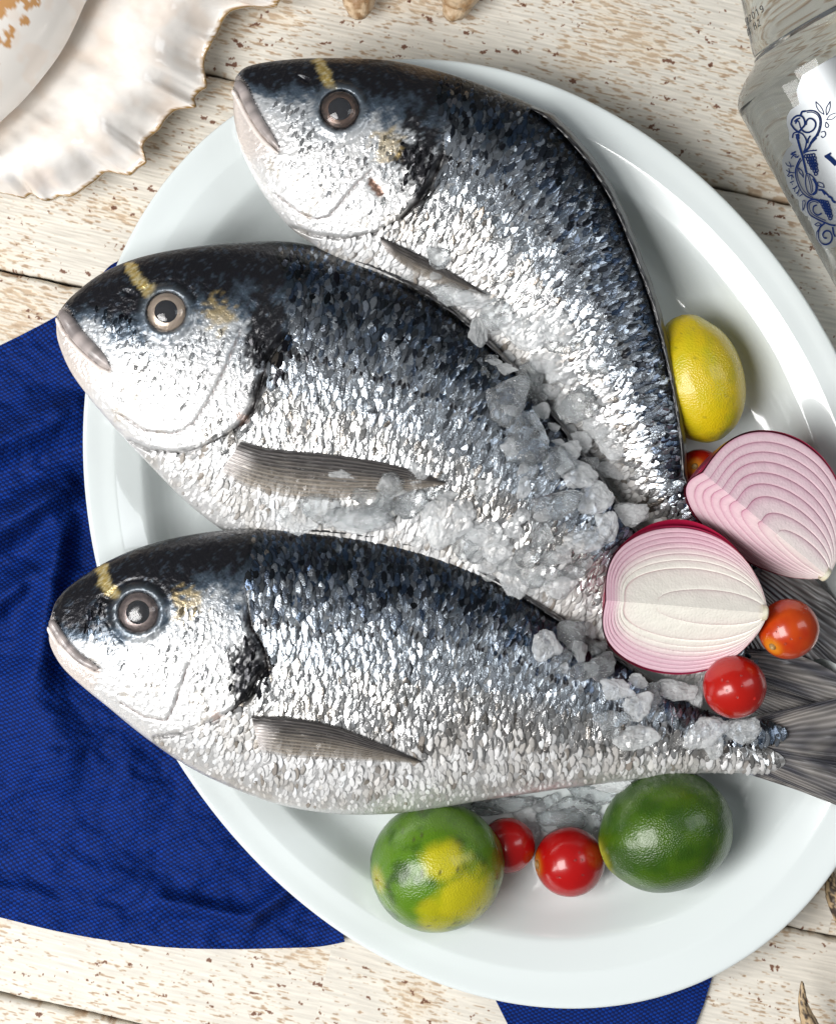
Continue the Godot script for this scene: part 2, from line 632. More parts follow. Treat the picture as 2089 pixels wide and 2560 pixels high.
func fishes() -> void:
	var f1 := {
		"label": "topmost sea bream curving down along the platter's right side", "seed": 1, "roll": 0.014, "snout": 0.32,
		"d": [490,160, 510,140, 560,128, 640,121, 730,121, 820,127, 920,150, 1030,186, 1130,232, 1200,300, 1255,375, 1295,455, 1330,545, 1360,630, 1383,720, 1403,815, 1416,910, 1428,1000, 1480,1065, 1570,1145],
		"v": [484,185, 487,250, 505,320, 545,400, 600,470, 660,515, 720,560, 780,600, 840,640, 895,690, 950,735, 1010,780, 1070,820, 1125,865, 1175,915, 1225,965, 1272,1020, 1318,1075, 1400,1140, 1500,1220],
		"hc": [[0.0, 0.040], [0.12, 0.042], [0.3, 0.034], [0.5, 0.028], [0.75, 0.026], [1.0, 0.022]],
		"eye": Vector2(706, 228), "er": 40.0, "iris": [Color(0.030, 0.020, 0.017), Color(0.16, 0.10, 0.075)],
		"mouth": [484,182, 498,206, 515,240, 538,276, 560,300, 580,314], "lip": [494,156, 512,172, 526,205, 544,242, 566,276, 582,306],
		"gill": [897,120, 905,225, 918,275, 919,325, 900,372, 868,420, 828,460, 780,484, 720,496, 650,488, 600,470],
		"pre": [772,352, 738,384, 706,424, 682,450, 655,456, 618,440, 575,405],
		"gold": [663,126, 672,150, 688,178], "gold2": Vector2(800, 300), "spot": Vector2(870, 325), "spot_r": Vector2(42, 85),
		"nostril": Vector2(632, 165), "wound": Vector2(781, 390),
		"fin_root": [788,492, 800,520], "fin_up": [788,492, 850,520, 930,562, 1012,612], "fin_low": [800,522, 850,560, 930,598, 1012,616],
		"tail_h": [0.021, 0.020],
		"tail": [1562,1138, 1600,1146, 1690,1200, 1800,1330, 1770,1390, 1700,1370, 1660,1400, 1640,1470, 1560,1400, 1500,1225],
		"dorsal": [0.36, 0.86, 9.0],
	}
	var f2 := {
		"label": "middle sea bream with ice heaped along its belly and back", "seed": 2, "roll": 0.004, "snout": 0.46,
		"d": [128,640, 150,615, 200,575, 260,545, 330,525, 420,510, 500,503, 600,502, 700,522, 790,553, 870,595, 945,645, 1010,705, 1075,770, 1135,840, 1190,915, 1245,990, 1300,1070, 1370,1170, 1450,1270, 1540,1360],
		"v": [118,658, 120,705, 145,768, 185,825, 240,890, 310,965, 390,1045, 480,1112, 570,1145, 670,1172, 770,1192, 860,1215, 950,1240, 1030,1265, 1105,1290, 1175,1315, 1245,1345, 1310,1375, 1380,1405, 1450,1425, 1520,1440],
		"hc": [[0.0, 0.046], [0.12, 0.046], [0.3, 0.038], [0.5, 0.034], [0.75, 0.030], [1.0, 0.025]],
		"eye": Vector2(346, 648), "er": 40.0, "iris": [Color(0.50, 0.40, 0.31), Color(0.62, 0.50, 0.40)],
		"mouth": [119,656, 136,690, 160,720, 190,748, 212,764, 230,768], "lip": [130,634, 146,646, 160,672, 185,702, 212,730, 232,762],
		"gill": [560,500, 585,560, 597,640, 600,690, 572,722, 550,760, 540,800, 526,850, 505,880, 470,905, 420,930, 370,942, 310,935, 270,915],
		"pre": [498,690, 470,760, 435,830, 402,880, 362,902, 300,895, 250,862],
		"gold": [272,555, 285,580, 312,606], "gold2": Vector2(455, 655), "spot": Vector2(556, 700), "spot_r": Vector2(45, 95),
		"nostril": Vector2(270, 610), "wound": Vector2(505, 870),
		"fin_root": [500,918, 455,985], "fin_up": [500,918, 570,934, 700,946, 830,970, 925,1002], "fin_low": [455,985, 540,1020, 660,1040, 800,1030, 925,1006],
		"tail_h": [0.024, 0.022],
		"tail": [1538,1352, 1600,1350, 1690,1372, 1830,1460, 1800,1490, 1740,1480, 1720,1500, 1690,1520, 1610,1500, 1522,1446],
		"dorsal": [0.36, 0.86, 8.0],
	}
	var f3 := {
		"label": "lowest sea bream lying above the limes with its tail at right", "seed": 3, "roll": 0.002, "snout": 0.60,
		"d": [106,1282, 116,1250, 150,1213, 220,1168, 300,1134, 400,1110, 500,1099, 600,1095, 700,1099, 800,1114, 890,1137, 980,1172, 1070,1222, 1150,1275, 1230,1330, 1310,1382, 1390,1435, 1470,1478, 1550,1496, 1600,1496],
		"v": [101,1300, 104,1338, 127,1382, 167,1422, 222,1467, 302,1532, 390,1592, 490,1640, 590,1674, 690,1690, 790,1692, 890,1682, 990,1665, 1090,1650, 1180,1637, 1270,1626, 1360,1615, 1450,1607, 1530,1608, 1590,1608],
		"hc": [[0.0, 0.050], [0.12, 0.050], [0.3, 0.042], [0.5, 0.037], [0.75, 0.032], [1.0, 0.030]],
		"eye": Vector2(288, 1272), "er": 41.0, "iris": [Color(0.085, 0.062, 0.062), Color(0.30, 0.24, 0.225)],
		"mouth": [101,1298, 118,1328, 146,1358, 176,1383, 196,1394, 208,1392], "lip": [108,1278, 122,1298, 138,1330, 162,1356, 190,1374, 208,1388],
		"gill": [520,1100, 505,1200, 520,1300, 545,1340, 556,1385, 532,1412, 514,1452, 480,1480, 430,1505, 380,1524, 320,1532],
		"pre": [392,1378, 378,1420, 362,1468, 346,1498, 300,1490, 250,1460],
		"gold": [212,1182, 218,1210, 238,1236], "gold2": Vector2(392, 1256), "spot": Vector2(520, 1395), "spot_r": Vector2(42, 70),
		"nostril": Vector2(222, 1244), "wound": Vector2(450, 1490),
		"fin_root": [522,1488, 540,1562], "fin_up": [522,1488, 600,1492, 690,1508, 790,1545, 876,1582], "fin_low": [540,1562, 600,1572, 690,1578, 790,1582, 876,1586],
		"tail_h": [0.029, 0.026],
		"tail": [1598,1492, 1660,1468, 1740,1448, 1880,1430, 1850,1500, 1760,1570, 1770,1600, 1850,1680, 1870,1720, 1740,1672, 1660,1640, 1590,1612],
		"dorsal": [0.33, 0.8, 7.0],
	}
	make_fish(f1)
	make_fish(f2)
	make_fish(f3)


func fish_color(f: Dictionary, s: float, v: float, c: Vector2, in_head: bool) -> Color:
	var sd: float = f.seed * 31.0
	var a := n1.get_noise_2d(c.x * 0.010 + sd, c.y * 0.010)
	var b := n2.get_noise_2d(c.x * 0.045, c.y * 0.045 + sd)
	var g := n3.get_noise_2d(c.x * 0.16 + sd, c.y * 0.16)
	var t := v + a * 0.09 + b * 0.05
	var black := Color(0.012, 0.013, 0.017)
	var steel := Color(0.10, 0.14, 0.19)
	var silver := Color(0.62, 0.645, 0.67)
	var pale := Color(0.80, 0.80, 0.80)
	var col: Color
	if in_head:
		t = v + a * 0.10 + b * 0.08 + g * 0.03
		var front: float = f.front
		var up: float = f.snout - (f.snout - 0.25) * sm(0.06, 0.22, s)
		col = black.lerp(steel * 0.8, sm(up - 0.12, up + 0.02, t)).lerp(silver, sm(up, up + 0.12, t)).lerp(pale, sm(up + 0.1, up + 0.3, t))
		col = col.lerp(black.lerp(steel, 0.4), sm(0.30, 0.52, b + g * 0.35) * (1.0 - sm(up + 0.05, up + 0.35, t)) * 0.8)
		col = col.lerp(Color(0.55, 0.47, 0.36), sm(0.25, 0.5, a + b * 0.4) * sm(0.5, 0.8, v) * 0.45)
	else:
		col = black.lerp(steel, sm(0.06, 0.20, t)).lerp(silver, sm(0.18, 0.40, t)).lerp(pale, sm(0.42, 0.72, t))
		col = col.lerp(steel * 0.5, sm(0.22, 0.5, b + 0.4 * g) * (1.0 - sm(0.30, 0.5, t)) * 0.7)
		col = col.lerp(Color(0.46, 0.42, 0.37), sm(0.05, 0.4, a + b * 0.3) * sm(0.35, 0.6, v) * 0.45)
		# grey-brown lengthwise streaks towards the tail
		var rows := sin(v * 62.0 + b * 2.0)
		col = col.lerp(Color(0.30, 0.27, 0.24), (0.25 + 0.25 * rows) * sm(0.4, 0.75, s) * sm(0.3, 0.5, v))
		# lateral line
		var lat := 0.37 - 0.05 * sm(0.3, 0.6, s) + 0.14 * sm(0.6, 1.0, s)
		col = col.lerp(Color(0.05, 0.05, 0.06), exp(-pow((v - lat) / 0.006, 2.0)) * 0.7)
	return col


func make_fish(f: Dictionary) -> void:
	var dl := pline(f.d)
	var vl := pline(f.v)
	var nst := dl.size() - 1
	# equal steps along the middle line
	var cum := PackedFloat32Array([0.0])
	var steps := 400
	var last := dl[0].lerp(vl[0], 0.45)
	for i in range(1, steps + 1):
		var t := nst * i / float(steps)
		var m := spline(dl, t).lerp(spline(vl, t), 0.45)
		cum.append(cum[-1] + m.distance_to(last))
		last = m
	var total := cum[-1]
	var NU := 330
	var NT := 116
	var NB := 30
	var NC := NT + NB + 1
	var D := PackedVector2Array()
	var V := PackedVector2Array()
	var k := 0
	for i in NU + 1:
		var want := total * i / NU
		while k < steps - 1 and cum[k + 1] < want:
			k += 1
		var fr := (want - cum[k]) / maxf(cum[k + 1] - cum[k], 1e-6)
		var t := nst * (k + clampf(fr, 0.0, 1.0)) / steps
		D.append(spline(dl, t))
		V.append(spline(vl, t))
	var mouth := pline(f.mouth)
	var lip := pline(f.lip)
	var gill := pline(f.gill)
	var pre := pline(f.pre)
	var gold := pline(f.gold)
	var head := gill.duplicate()
	head.append(gill[-1] + Vector2(-60, 80))
	head.append(Vector2(-300, gill[-1].y + 80))
	head.append(Vector2(-300, gill[0].y - 120))
	head.append(gill[0] + Vector2(0, -120))
	var jaw := mouth.duplicate()          # the lower jaw lies below the mouth line
	jaw.append(mouth[-1] + Vector2(-10, 40))
	jaw.append(mouth[-1] + Vector2(-50, 130))
	jaw.append(mouth[0] + Vector2(-120, 160))
	jaw.append(mouth[0] + Vector2(-120, 0))
	var lips := mouth.duplicate()         # the upper lip lies between the mouth line and the lip line
	for i in range(lip.size() - 1, -1, -1):
		lips.append(lip[i])
	lips.append(lip[0] + Vector2(-20, 0))
	lips.append(mouth[0] + Vector2(-20, 0))
	var cheek := pre.duplicate()
	cheek.append(Vector2(pre[-1].x - 100, pre[-1].y - 60))
	cheek.append(Vector2(f.eye.x - 250, f.eye.y))
	cheek.append(Vector2(f.eye.x + 40, f.eye.y + 60))
	var bm := pbox(mouth, 14)
	var bl := pbox(lip, 14)
	var bg := pbox(gill, 60)
	var bp := pbox(pre, 30)
	var bo := pbox(gold, 40)
	var eye: Vector2 = f.eye
	var er: float = f.er
	var thick := [[0.0, 0.0012], [0.015, 0.0042], [0.06, 0.0085], [0.14, 0.0140], [0.24, 0.0185], [0.36, 0.0205], [0.5, 0.0195], [0.65, 0.0155], [0.8, 0.0098], [0.92, 0.0056], [0.97, 0.0042], [1.0, 0.0004]]
	f.front = 0.0
	var pts := PackedVector3Array()
	var cols := PackedColorArray()
	var plan := PackedVector2Array()
	var inhead := PackedByteArray()
	pts.resize((NU + 1) * NC)
	cols.resize((NU + 1) * NC)
	plan.resize((NU + 1) * NC)
	inhead.resize((NU + 1) * NC)
	for i in NU + 1:
		var s := i / float(NU)
		var T := curve1(thick, s)
		var hc := curve1(f.hc, s)
		for j in NC:
			var up := j <= NT
			var th := PI * j / NT if up else PI + PI * (j - NT) / (NB + 0.0)
			var v := 0.5 - 0.5 * cos(th)
			var w := absf(2.0 * v - 1.0)
			var pr := pow(maxf(1.0 - pow(w, 2.15), 0.0), 0.62)
			var c := D[i].lerp(V[i], v)
			if s > 0.9:
				c += (V[i] - D[i]).orthogonal().normalized() * sm(0.9, 1.0, s) * (46.0 * pow(absf(sin(TAU * v)), 0.8) - 8.0)
			var h: float = hc + T * pr * (1.0 if up else -0.72) + f.roll * (0.5 - v) * sm(0.25, 0.5, s)
			var id := i * NC + j
			var col: Color
			if up:
				var hd := s < 0.5 and Geometry2D.is_point_in_polygon(c, head)
				inhead[id] = 1 if hd else 0
				col = fish_color(f, s, v, c, hd)
				var soft := minf(1.0, pr * 2.2)
				var d := 0.0
				d += 0.00016 * n2.get_noise_2d(c.x * 0.05, c.y * 0.05)
				if bg.has_point(c):
					var q := pdist(c, gill)
					var ev := sm(0.18, 0.40, v)
					if hd:
						d += 0.0014 * exp(-q / 38.0) * ev
					d -= 0.0032 * exp(-pow(q / (4.0 + 4.0 * (1.0 - sm(0.5, 0.75, v))), 2.0)) * ev
					var dark := exp(-pow(q / (5.0 + 4.0 * (1.0 - sm(0.5, 0.75, v)) + 3.0 * n1.get_noise_2d(c.x * 0.03, c.y * 0.03)), 2.0)) * ev * (1.0 - 0.5 * sm(0.7, 0.85, v))
					col = col.lerp(Color(0.02, 0.012, 0.012), clampf(dark, 0.0, 1.0))
					var e: Vector2 = (c - f.spot) / f.spot_r
					var sp := e.length() + n1.get_noise_2d(c.x * 0.022, c.y * 0.022) * 0.9 + n2.get_noise_2d(c.x * 0.09, c.y * 0.09) * 0.45
					col = col.lerp(Color(0.020, 0.020, 0.024), 1.0 - sm(0.75, 1.15, sp))
					if e.length() < 1.6:
						d += 0.0011 * n2.get_noise_2d(c.x * 0.055 + 5, c.y * 0.03) * (1.0 - sm(0.8, 1.6, e.length()))
				if hd:
					var cellish := n3.get_noise_2d(c.x * 0.10, c.y * 0.075)
					d += 0.00030 * cellish * sm(0.3, 0.5, v) * sm(0.03, 0.1, s)
					if bp.has_point(c):
						var q := pdist(c, pre)
						d -= 0.0010 * exp(-pow(q / 2.6, 2.0))
						if Geometry2D.is_point_in_polygon(c, cheek):
							d += 0.0007 * exp(-q / 16.0)
						col = col.lerp(Color(0.16, 0.10, 0.09), exp(-pow(q / 1.8, 2.0)) * 0.75)  # groove line: brown pigment plus crease shade painted in
					if bm.has_point(c):
						var q := pdist(c, mouth)
						d -= 0.0016 * exp(-pow(q / 3.0, 2.0))
						col = col.lerp(Color(0.10, 0.05, 0.04), exp(-pow(q / 2.2, 2.0)))  # mouth line: pigment and the shade of the slit painted as one
					if bl.has_point(c) and not Geometry2D.is_point_in_polygon(c, jaw):
						var q := pdist(c, lip)
						d -= 0.0008 * exp(-pow(q / 2.5, 2.0))
						col = col.lerp(Color(0.03, 0.03, 0.035), exp(-pow(q / 1.8, 2.0)) * 0.8)  # dark lip line, groove shade painted in with the pigment
					if Geometry2D.is_point_in_polygon(c, lips):
						d += 0.0006
						col = Color(0.30, 0.27, 0.26).lerp(Color(0.60, 0.55, 0.53), sm(-0.2, 0.4, n1.get_noise_2d(c.x * 0.03, c.y * 0.02) + (c.y - mouth[0].y) * 0.004))
					elif Geometry2D.is_point_in_polygon(c, jaw):
						col = col.lerp(Color(0.80, 0.72, 0.67), 0.85 * (1.0 - sm(60.0, 120.0, c.distance_to(mouth[2]))))
					if bo.has_point(c):
						var q := pdist(c, gold)
						var e := q / 13.0 + n2.get_noise_2d(c.x * 0.05, c.y * 0.05) * 0.7
						col = col.lerp(Color(0.50, 0.36, 0.10).lerp(Color(0.75, 0.66, 0.40), sm(-0.2, 0.4, n2.get_noise_2d(c.x * 0.12, c.y * 0.12))), (1.0 - sm(0.5, 1.2, e)) * 0.9)
					var gd := c.distance_to(f.gold2) / 45.0 + n2.get_noise_2d(c.x * 0.03, c.y * 0.05) * 0.9
					col = col.lerp(Color(0.62, 0.46, 0.20), (1.0 - sm(0.3, 0.9, gd)) * 0.55)
					var wd: Vector2 = c - f.wound
					var wr := Vector2(wd.x * 0.8 - wd.y * 0.6, wd.x * 0.6 + wd.y * 0.8) / (Vector2(13, 25) if f.seed == 1 else Vector2(10, 20))
					var wn := wr.length() + n2.get_noise_2d(c.x * 0.06, c.y * 0.06) * 0.35
					if wn < 1.3:
						col = col.lerp(Color(0.20, 0.115, 0.085) if f.seed == 1 else Color(0.55, 0.33, 0.24), (1.0 - sm(0.8, 1.05, wn)) * (1.0 if f.seed == 1 else 0.5))
						d -= 0.0006 * (1.0 - sm(0.8, 1.1, wn)) * (1.0 if f.seed == 1 else 0.0)
					var nd: Vector2 = c - f.nostril
					nd = Vector2(nd.x * 0.9 + nd.y * 0.43, nd.y * 0.9 - nd.x * 0.43) / Vector2(17, 6)
					if nd.length() < 2.2:
						d += -0.0014 * exp(-nd.length_squared() * 1.5) + 0.0005 * exp(-pow((nd.length() - 1.3) / 0.35, 2.0))
						col = col.lerp(Color(0.02, 0.02, 0.025), exp(-nd.length_squared()))
					var ed := c.distance_to(eye) / er
					if ed < 2.2:
						d += 0.0010 * exp(-pow((ed - 1.22) / 0.22, 2.0)) - 0.0005 * exp(-pow((ed - 1.62) / 0.12, 2.0))
						d -= 0.0040 * (1.0 - sm(0.85, 1.06, ed))
						col = col.lerp(Color(0.15, 0.18, 0.21), exp(-pow((ed - 1.12) / 0.22, 2.0)) * 0.75)
						if ed < 1.05:
							col = Color(0.03, 0.035, 0.04)
				if not hd:
					var k2 := 0.45 + 0.35 * sm(0.70, 0.88, v)
					col = Color(col.r * k2, col.g * k2, col.b * k2)
				h += d * soft
			else:
				col = Color(0.6, 0.6, 0.6)
			pts[id] = P(c.x, c.y, h)
			cols[id] = col
			plan[id] = c
			if up:
				hset(c.x, c.y, h)
	var at := pts[int(NU * 0.4) * NC + NT / 2]
	at.y = 0.0055
	var fish := thing("sea_bream", f.label, "fish", at, "fresh sea bream on the platter")
	put("body", grid(pts, cols, NU + 1, NC, true, false, PackedVector2Array(), at), M.skin, fish)

	# ---- scales: each a small crumpled plate of its own, all in one mesh
	var sv := PackedVector3Array()
	var sn := PackedVector3Array()
	var sc := PackedColorArray()
	var row := 0
	var si := []
	var si2 := []
	var s_step := 7.0 / total
	var s := 0.05
	while s < 0.995:
		var i := int(s * NU)
		var width := D[i].distance_to(V[i])
		var nn := maxi(4, int(width / 17.0))
		var hwid := width / nn
		for q in nn + 1:
			var v := (q + (0.5 if row % 2 else 0.0)) / nn + rng.randf_range(-0.16, 0.16) / nn
			if v < 0.012 or v > 0.988:
				continue
			var j := int(acos(1.0 - 2.0 * v) / PI * NT)
			var ii := clampi(i + rng.randi_range(-1, 1), 1, NU - 1)
			var id := ii * NC + clampi(j, 1, NT - 1)
			var c := plan[id]
			var small := 1.0
			if inhead[id]:
				# only the cheek and the gill cover carry scales on the head
				if v < 0.36 or c.distance_to(eye) < er * 1.9 or Geometry2D.is_point_in_polygon(c, jaw) or Geometry2D.is_point_in_polygon(c, lips) or pdist(c, lip) < 34.0 or pdist(c, pre) < 12.0 or pdist(c, mouth) < 34.0 or c.distance_to(f.wound) < 24.0 or rng.randf() < 0.45:
					continue
				small = 0.62
			if s < 0.5 and pdist(c, gill) < 8.0:
				continue
			var dull := rng.randf() < sm(0.64, 0.82, v)      # belly scales are white rather than silvery
			var pu := (pts[id + NC] - pts[id - NC]).normalized()
			var pv := pts[id + 1] - pts[id - 1]
			var nrm := pv.cross(pu).normalized()
			pv = pu.cross(nrm).normalized()
			var lean := rng.randfn(0.0, 0.12) - 0.10
			var rimw := sm(0.0, 0.14, minf(v, 1.0 - v))
			var du := pu * cos(lean) + pv * sin(lean)
			var dv := pv * cos(lean) - pu * sin(lean)
			var base := pts[id] - at
			var col := cols[id]
			if not inhead[id]:
				col = col / (0.45 + 0.35 * sm(0.70, 0.88, v))
			var gain := clampf(1.0 + rng.randfn(0.0, 0.11), 0.6, 1.4)
			var bare := cols[id].get_luminance() < 0.035 and inhead[id] == 0 and pdist(c, gill) < 70.0
			if v < 0.50 and not inhead[id] and not bare:
				# on the back dark scales mix with bright ones whose glints are painted in
				var share := 0.04 + 0.86 * sm(0.07, 0.46, v + 0.10 * n1.get_noise_2d(c.x * 0.012, c.y * 0.012 + f.seed * 9.0))
				var mixed := clampf(share + 0.5 * n2.get_noise_2d(c.x * 0.03, c.y * 0.03 + f.seed * 5.0) + rng.randfn(0.0, 0.17), 0.0, 1.0)
				var bright := Color(0.60, 0.655, 0.72) * rng.randf_range(0.75, 1.1)
				col = (Color(0.020, 0.025, 0.034) * rng.randf_range(0.5, 2.2)).lerp(bright, mixed * mixed * (3.0 - 2.0 * mixed))
			elif not inhead[id] and rng.randf() < 0.12:
				col = col.lerp(Color(0.26, 0.23, 0.20), rng.randf_range(0.4, 1.0))
			var lat := 0.37 - 0.05 * sm(0.3, 0.6, s) + 0.14 * sm(0.6, 1.0, s)
			if not inhead[id] and absf(v - lat) * width < 7.0:
				if rng.randf() < 0.8:
					col = Color(0.05, 0.05, 0.055)
				small = 0.6
			col = Color(minf(col.r * gain, 0.88), minf(col.g * gain, 0.90), minf(col.b * gain, 0.93))
			if v < 0.36 and rng.randf() < 0.4:
				col = col.lerp(Color(0.10, 0.20, 0.38), 0.22)
			var tu := (0.09 + rng.randfn(0.0, 0.12)) * (0.35 + 0.65 * rimw)
			var tv := rng.randfn(0.0, 0.12) * rimw
			small *= 0.55 + 0.45 * rimw
			var lu := U * rng.randf_range(5.6, 8.2) * small
			var lv := U * hwid * rng.randf_range(0.70, 1.02) * small
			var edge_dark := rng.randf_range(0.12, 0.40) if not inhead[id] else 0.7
			var first := sv.size()
			var xs := [-1.0, 0.0, 0.62, 1.0]
			var curl := rng.randf_range(0.2, 1.2)
			for a in 6:
				var y := -1.0 + 2.0 * a / 5.0
				var wide := sqrt(maxf(0.06, 1.0 - y * y * 0.94))
				for e in 4:
					var x: float = xs[e] * wide + rng.randf_range(-0.10, 0.10)
					var z := U * 0.35 + tu * (x + 0.6) * lu + tv * y * lv - U * curl * y * y + U * rng.randf_range(-0.36, 0.36) * small
					if e == 3:
						z -= U * 0.7
					if e == 0:
						z -= U * 0.5
					sv.append(base + du * (x * lu) + dv * (y * lv * rng.randf_range(0.94, 1.06)) + nrm * z)
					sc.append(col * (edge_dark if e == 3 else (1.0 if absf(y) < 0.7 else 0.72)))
					sn.append(Vector3.ZERO)
			for a in 5:
				for e in 3:
					var p := first + a * 4 + e
					for tri in [[p, p + 1, p + 4], [p + 4, p + 1, p + 5]]:
						var t0: Vector3 = sv[tri[0]]
						var fn := (sv[tri[1]] - t0).cross(sv[tri[2]] - t0)
						var ord: Array = tri if fn.dot(nrm) < 0.0 else [tri[0], tri[2], tri[1]]
						if fn.dot(nrm) < 0.0:
							fn = -fn
						fn = fn.normalized()
						for o in ord:
							(si2 if dull else si).append(o)
							sn[o] += fn
			for p in range(first, sv.size()):
				sn[p] = (sn[p].normalized() * 0.85 + nrm * 0.15).normalized()
		s += s_step
		row += 1
	for which in 2:
		var from: Array = si if which == 0 else si2
		var moved := {}
		var iv := PackedVector3Array()
		var inn := PackedVector3Array()
		var ic := PackedColorArray()
		var ii := PackedInt32Array()
		for o in from:
			if not moved.has(o):
				moved[o] = iv.size()
				iv.append(sv[o])
				inn.append(sn[o])
				ic.append(sc[o])
			ii.append(moved[o])
		var arr := []
		arr.resize(Mesh.ARRAY_MAX)
		arr[Mesh.ARRAY_VERTEX] = iv
		arr[Mesh.ARRAY_NORMAL] = inn
		arr[Mesh.ARRAY_COLOR] = ic
		arr[Mesh.ARRAY_INDEX] = ii
		var am := ArrayMesh.new()
		am.add_surface_from_arrays(Mesh.PRIMITIVE_TRIANGLES, arr)
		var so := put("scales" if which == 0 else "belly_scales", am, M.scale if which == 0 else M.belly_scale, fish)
		so.set_meta("kind", "stuff")

	# ---- eye
	var near := find_near(plan, NC, NT, NU, eye)
	var ebase := P(eye.x, eye.y, 0.0)
	var eh := 0.0
	for w in 8:
		var e := eye + Vector2.from_angle(TAU * w / 8.0) * er * 1.25
		eh += pts[find_near(plan, NC, NT, NU, e)].y / 8.0
	var en := (pts[near + 6] - pts[near - 6]).cross(pts[near + 6 * NC] - pts[near - 6 * NC]).normalized()
	var r := er * U
	ebase = P(eye.x, eye.y, eh - 0.0012)
	var eb := Basis(Quaternion(Vector3.UP, (Vector3.UP * 1.2 + en).normalized()))
	var tint: Array = f.iris
	var eo := put("eye", dome([[0.0, 0.10], [0.42, 0.12], [0.50, 0.10], [0.70, 0.02], [0.86, -0.10], [0.97, -0.22], [1.06, -0.42]], r, func(q: float, w: float) -> Color:
		var c0: Color = tint[0]
		var c1: Color = tint[1]
		var n := n1.get_noise_2d(cos(w) * 3.0 + q * 4.0, sin(w) * 3.0 + f.seed)
		var cc := c1.lerp(c0, sm(0.55, 0.75, q) * 0.6 + n * 0.5)
		cc = cc.lerp(Color(0.04, 0.045, 0.055), sm(0.84, 0.94, q))
		return cc), M.iris, fish)
	eo.transform = Transform3D(eb, ebase - at)
	var po := put("pupil", dome([[0.0, 0.21], [0.3, 0.19], [0.48, 0.14], [0.56, 0.07]], r, func(_q: float, _w: float) -> Color: return Color.WHITE), M.pupil, eo)
	po.name = "pupil"
	var co := put("cornea", dome([[0.0, 0.44], [0.3, 0.41], [0.6, 0.30], [0.85, 0.12], [0.98, -0.06], [1.05, -0.25], [1.05, -0.5], [0.6, -0.5], [0.0, -0.5]], r, func(_q: float, _w: float) -> Color: return Color.WHITE), M.cornea, eo)
	co.name = "cornea"

	# ---- lips
	for which in 2:
		var lpath := PackedVector3Array()
		var lrad := PackedFloat32Array()
		var lcol := PackedColorArray()
		for i in 28:
			var t := i / 27.0
			var c := spline(mouth, t * (mouth.size() - 1))
			var e := spline(lip, t * (lip.size() - 1))
			if which == 0:
				c = c.lerp(e, 0.52)
			else:
				c = c + (c - e).normalized() * 5.0
			var idn := find_near(plan, NC, NT, NU, c)
			var wide := (e.distance_to(spline(mouth, t * (mouth.size() - 1))) * 0.30 if which == 0 else 4.6)
			wide *= sm(-0.02, 0.06, t) * (1.0 - 0.75 * sm(0.8, 1.0, t))
			lpath.append(P(c.x, c.y, pts[idn].y - wide * U * 0.25) - at)
			lrad.append(maxf(wide, 0.8) * U)
			var nz := n1.get_noise_2d(t * 6.0, which * 9.0 + f.seed)
			lcol.append(Color(0.22, 0.195, 0.19).lerp(Color(0.50, 0.44, 0.42), clampf(t * 0.8 + nz, 0.0, 1.0)) if which == 0 else Color(0.74, 0.66, 0.62).lerp(Color(0.80, 0.74, 0.69), clampf(0.5 + nz, 0.0, 1.0)))
		put("upper_lip" if which == 0 else "lower_lip", tube(lpath, lrad, 14, lcol), M.lip, fish)

	# ---- breast fin
	var up_l := pline(f.fin_up)
	var low_l := pline(f.fin_low)
	var nr := 40
	var nc := 61
	var fp := PackedVector3Array()
	var fc := PackedColorArray()
	for i in nr:
		var t := i / (nr - 1.0)
		var a := spline(up_l, t * (up_l.size() - 1))
		var b := spline(low_l, t * (low_l.size() - 1))
		for j in nc:
			var q := j / (nc - 1.0)
			var c := a.lerp(b, q)
			var idn := find_near(plan, NC, NT, NU, c)
			var ray := 0.5 + 0.5 * cos(TAU * q * 12.0 + n1.get_noise_2d(q * 3.0, t * 2.0) * 1.5)
			var ridge := 0.00035 * ray * (1.0 - 0.5 * t)
			var edge := minf(q, 1.0 - q)
			var lift := 0.0011 + 0.0016 * sin(PI * q) * sm(0.0, 0.2, t) * (1.0 - 0.6 * t) + ridge
			fp.append(P(c.x, c.y, pts[idn].y + lift))
			var dark := Color(0.04, 0.037, 0.037).lerp(Color(0.26, 0.225, 0.185), sm(0.2, 1.05, q + 0.25 * n1.get_noise_2d(q * 6.0, t * 3.0)))
			var fcol := dark.lerp(dark * 1.9 + Color(0.04, 0.035, 0.03), ray * 0.8)
			fcol = fcol.lerp(Color(0.72, 0.67, 0.65), (1.0 - sm(0.0, 0.2, t)) * sm(0.1, 0.4, q))
			if edge < 0.02:
				fcol = fcol * 0.6
			# the web between the rays is clear, most of all along the lower edge
			fcol.a = clampf(lerpf(1.35, 0.35, q) * (0.55 + 0.6 * ray) - 0.5 * sm(0.9, 1.0, q) * (1.0 - ray), 0.12, 1.0)
			fc.append(fcol)
	put("pectoral_fin", sheet(fp, fc, nr, nc, 0.0004, at), M.thin_fin, fish)

	# ---- tail fin: outline goes from the back's end of the root round to the belly's end
	var tl := pline(f.tail)
	var ra := tl[0]
	var rb := tl[-1]
	var rim := tl.slice(1, tl.size() - 1)
	nr = 36
	nc = 121
	var tp := PackedVector3Array()
	var tc := PackedColorArray()
